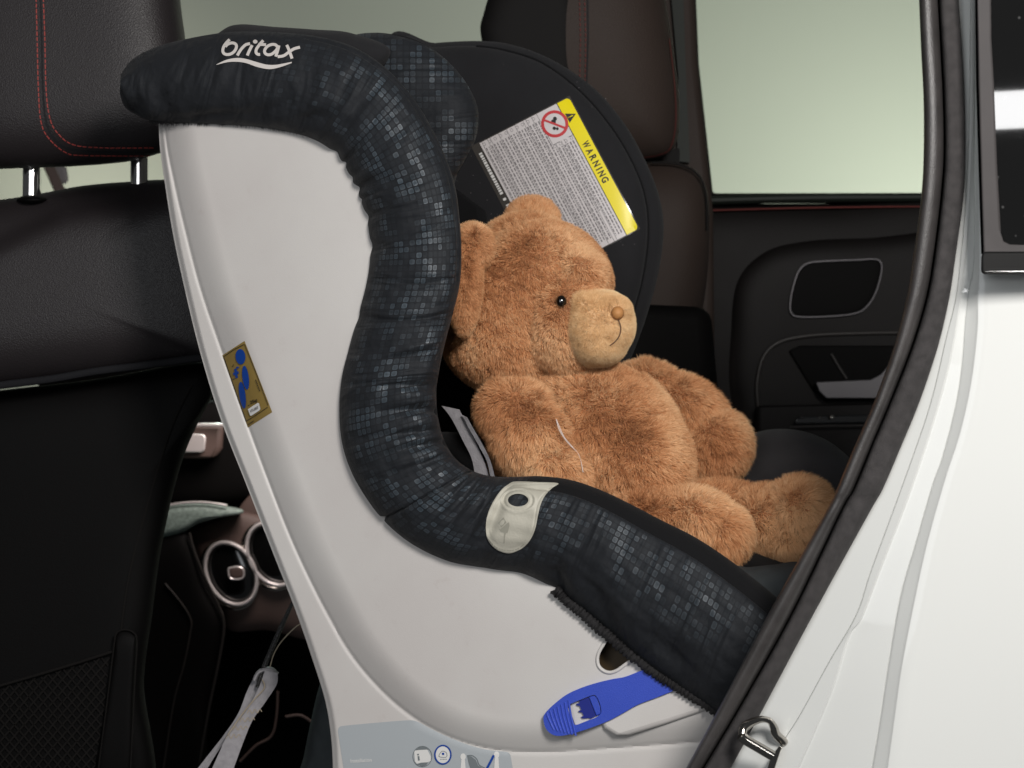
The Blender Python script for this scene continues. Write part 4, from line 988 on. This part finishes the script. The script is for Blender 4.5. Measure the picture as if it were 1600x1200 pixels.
body = furry('body', BV, BF, 330000, 0.0105, 0.00052, 'fur_brown', 'fur_brown_skin', bear, comb=(.25, -.1, -.75), lenfn=blen, shade=bsh)
# ears
a = Acc(); ell(a, 832, 345, .225, 38, 32, .016, 5); ell(a, 832, 352, .225, 30, 28, .018)
EV, EF = fuse(a, .002, 4); furry('ear', EV, EF, 16000, .008, .0005, 'fur_brown', 'fur_brown_skin', bear, comb=(0, -.1, .8))
a = Acc(); ell(a, 728, 440, .070, 21, 82, .026, 3); ell(a, 736, 388, .078, 32, 36, .028, 20)
EV, EF = fuse(a, .002, 4); furry('ear', EV, EF, 34000, .006, .0005, 'fur_brown', 'fur_brown_skin', bear, comb=(0, 0, -.6))
# muzzle
a = Acc(); ell(a, 922, 512, .134, 42, 60, .060, -4); ell(a, 944, 508, .130, 46, 52, .050); ell(a, 934, 538, .134, 44, 33, .050); ell(a, 961, 487, .122, 25, 24, .036); ell(a, 912, 488, .134, 26, 38, .054, -25)
MV, MF = fuse(a, .0018, 6); mz = furry('muzzle', MV, MF, 90000, .0036, .00036, 'fur_cream', 'fur_cream_skin', bear, comb=(-.1, 0, -.6), rough=.5)
class DV:
    def __init__(s, V, F): s.b = BVHTree.FromPolygons([Vector(v) for v in V], F); s.last = DIST
    __call__ = Drape.__call__
dm = DV(MV, MF); dbd = DV(BV, BF)
def ball(name, px, py, dr, off, rx, ry, rd, material, parent):
    c = dr(px, py, off); s = 0.0006*(DIST+c.y)/DIST; bm = bmesh.new(); bmesh.ops.create_uvsphere(bm, u_segments=28, v_segments=18, radius=1)
    bmesh.ops.transform(bm, matrix=Matrix.Translation(c) @ Matrix.Diagonal((rx*s, rd, ry*s, 1)), verts=bm.verts)
    o = mk(name, [v.co for v in bm.verts], [tuple(v.index for v in f.verts) for f in bm.faces], material, parent, sharp=0); bm.free(); return o
ball('nose', 965, 489, dm, .003, 10, 10.5, .007, 'nose', bear)
ball('eye', 877, 471, dbd, .0035, 8.5, 10, .005, 'eye_black', bear)
a = Acc(); ribbon(a, [(966, 499), (970, 512), (968, 524), (961, 534), (953, 540)], 1.8, dm, .0042); a.build('mouth_stitch', 'mouth', mz)
thr = []
for pts in ([(869, 655), (874, 672), (884, 688), (893, 698), (903, 708), (908, 722), (911, 738)], [(870, 657), (880, 680), (889, 692), (896, 700)]):
    c = crv(pts, 30); V, F = sweep([dbd(p[0], p[1], .017) for p in c], .00042, 6); mk('loose_thread', V, F, 'thread_white', bear)

# ------------------------------------------------------------ near door opening
yy = [-40, 0, 75, 158, 244, 311, 400, 467, 543, 627, 700, 765, 800, 960, 1110, 1200, 1250]
l1 = [1436, 1437, 1440, 1444, 1444, 1440, 1428, 1417, 1397, 1367, 1335, 1308, 1291, 1201, 1122, 1073, 1046]
l2 = [1465, 1466, 1470, 1474, 1475, 1470, 1459, 1447, 1424, 1391, 1360, 1333, 1313, 1236, 1152, 1098, 1069]
l3 = [1496, 1497, 1502, 1506, 1507, 1504, 1492, 1482, 1464, 1436, 1406, 1378, 1358, 1270, 1190, 1141, 1114]
SLPW = 0.48*0.0006
_xr = np.interp(yy, [-40, 425, 460, 517, 600, 677, 745, 825, 900, 1031, 1120, 1200, 1250], [1530, 1530, 1528, 1527, 1517, 1500, 1478, 1455, 1437, 1411, 1398, 1387, 1380])
def wsd(off): return lambda q: float(np.interp(q, range(len(yy)), -.2555+SLPW*(_xr-np.array(l3))+off))
pair_tube('weather_strip', list(zip([x-1 for x in l1], yy)), list(zip([x-1 for x in l2], yy)), P, wsd(-.004), 0.016, 'rubber', car, per=10, seg=32, ex=.75, lump=.01)
pair_tube('weather_strip', list(zip([x+2 for x in l2], yy)), list(zip([x+1 for x in l3], yy)), P, wsd(-.001), 0.013, 'rubber_flock', car, per=10, seg=32, ex=.7, lump=.01)
pair_tube('seal_channel', list(zip([x-4 for x in l2], yy)), list(zip([x+6 for x in l2], yy)), P, wsd(.006), 0.006, 'dark_void', car, per=10, seg=16)
f = lambda pts: (lambda y: np.interp(y, crv(pts, 200)[:, 1], crv(pts, 200)[:, 0]))
c_l3 = crv(list(zip(l3, yy)), 300)
seam = crv([(1517, -40), (1516, 100), (1512, 250), (1506, 350), (1500, 410), (1493, 467), (1477, 533), (1453, 633), (1413, 750), (1362, 889), (1338, 960), (1295, 1035), (1250, 1117), (1220, 1166), (1180, 1250)], 300)
sL = crv([(1524, -40), (1523, 200), (1522, 400), (1514, 455), (1508, 500), (1503, 567), (1493, 633), (1472, 715), (1456, 760), (1430, 850), (1407, 930), (1389, 1031), (1374, 1130), (1362, 1200), (1354, 1250)], 300)
sR = crv([(1530, -40), (1530, 200), (1530, 425), (1528, 460), (1527, 517), (1517, 600), (1500, 677), (1478, 745), (1455, 825), (1437, 900), (1411, 1031), (1398, 1120), (1387, 1200), (1380, 1250)], 300)
s2 = crv([(1519, -40), (1518, 200), (1512, 350), (1505, 420), (1498, 480), (1484, 560), (1460, 650), (1422, 765), (1374, 890), (1345, 965), (1325, 994), (1302, 1069), (1275, 1135), (1246, 1200), (1222, 1250)], 300)
rows = np.linspace(-40, 1250, 300)
iy = lambda c: np.interp(rows, c[:, 1], c[:, 0])
X0, Xs, X2, XL, XR = iy(c_l3), iy(seam), iy(s2), iy(sL), iy(sR)
cols = []
SLP = 0.48*0.0006
dep = lambda x: -.2555+SLP*(XR-x)
def addcols(xa, xb, n, da=0.0, db_=0.0):
    for k in range(n):
        t = k/n; x = xa*(1-t)+xb*t; cols.append((x, dep(x)+da*(1-t)+db_*t))
addcols(X0-14, X0+2, 3, .008, 0)
addcols(X0+2, Xs-1.2, 8)
addcols(Xs-1.2, Xs, 1, 0, .0013); addcols(Xs, Xs+1.2, 1, .0013, -.0006)
addcols(Xs+1.2, X2, 3, -.0008, -.0014); addcols(X2, X2+3, 2, -.0014, .0006)
addcols(X2+3, XL-1, 14, .0006, .0035)
addcols(XL-1, XL, 1, .0035, .0045); addcols(XL, XL+1, 1, .0045, .0035)
addcols(XL+1, XR-2, 6, .0035, 0)
addcols(XR-2, XR+1, 3, 0, -.0010)
for k in range(27):
    t = k/26; x = (XR+1)*(1-t)+1950*t; cols.append((x, -.2565-.014*t-.003*math.sin(math.pi*t)))
V = []
for i in range(300):
    for (xx, yv) in cols: V.append(P(xx[i], rows[i], yv[i] if hasattr(yv, '__len__') else yv))
mk('body_panel', V, gridF(300, len(cols)), 'paint', car, sharp=40)
qw = prism('quarter_window', [(1545, -60), (1700, -60), (1700, 392), (1560, 392)], P, -0.292, -0.288, 'quarter_glass', car)
prism('window_trim', [(1526, -60), (1548, -60), (1549, 60), (1553, 130), (1558, 260), (1564, 365), (1568, 377), (1578, 382), (1700, 386), (1700, 397), (1537, 397), (1534, 300), (1529, 130)], P, -0.298, -0.27, 'trim_grey', qw, bevel=.0015)
prism('trim_gasket', [(1523, -60), (1527, -60), (1530, 130), (1535, 300), (1538, 397), (1533, 397), (1530, 300), (1525, 130)], P, -0.290, -0.27, 'dark_void', qw)
prism('waist_moulding', [(1533, 402), (1536, 393), (1700, 393), (1700, 429), (1536, 429), (1533, 424)], P, -0.300, -0.27, 'moulding', qw, bevel=.002)
tube('moulding_highlight', [(1540, 424), (1620, 424), (1700, 424)], P, -0.3005, 1.0, 'chrome', qw)  # bright bead added as the white highlight along the moulding
st_ = prism('door_striker', [(1217, 1166), (1223, 1166), (1219, 1176), (1206, 1215), (1195, 1215), (1203, 1186)], P, -0.218, -0.198, 'steel', car, bevel=.001)
tube('striker_rod', [(1158, 1148), (1165, 1156), (1185, 1168), (1207, 1181)], P, -.232, lambda t: 8.2 if t > .06 else 5.5, 'steel', st_, seg=20)
tube('striker_loop', [(1160, 1150), (1162, 1138), (1172, 1130), (1188, 1124), (1202, 1126), (1209, 1136), (1213, 1148), (1226, 1160)], P, lambda t: -.232+.024*t, lambda t: 6.2+1.2*math.sin(9*t), 'steel', st_, seg=16)
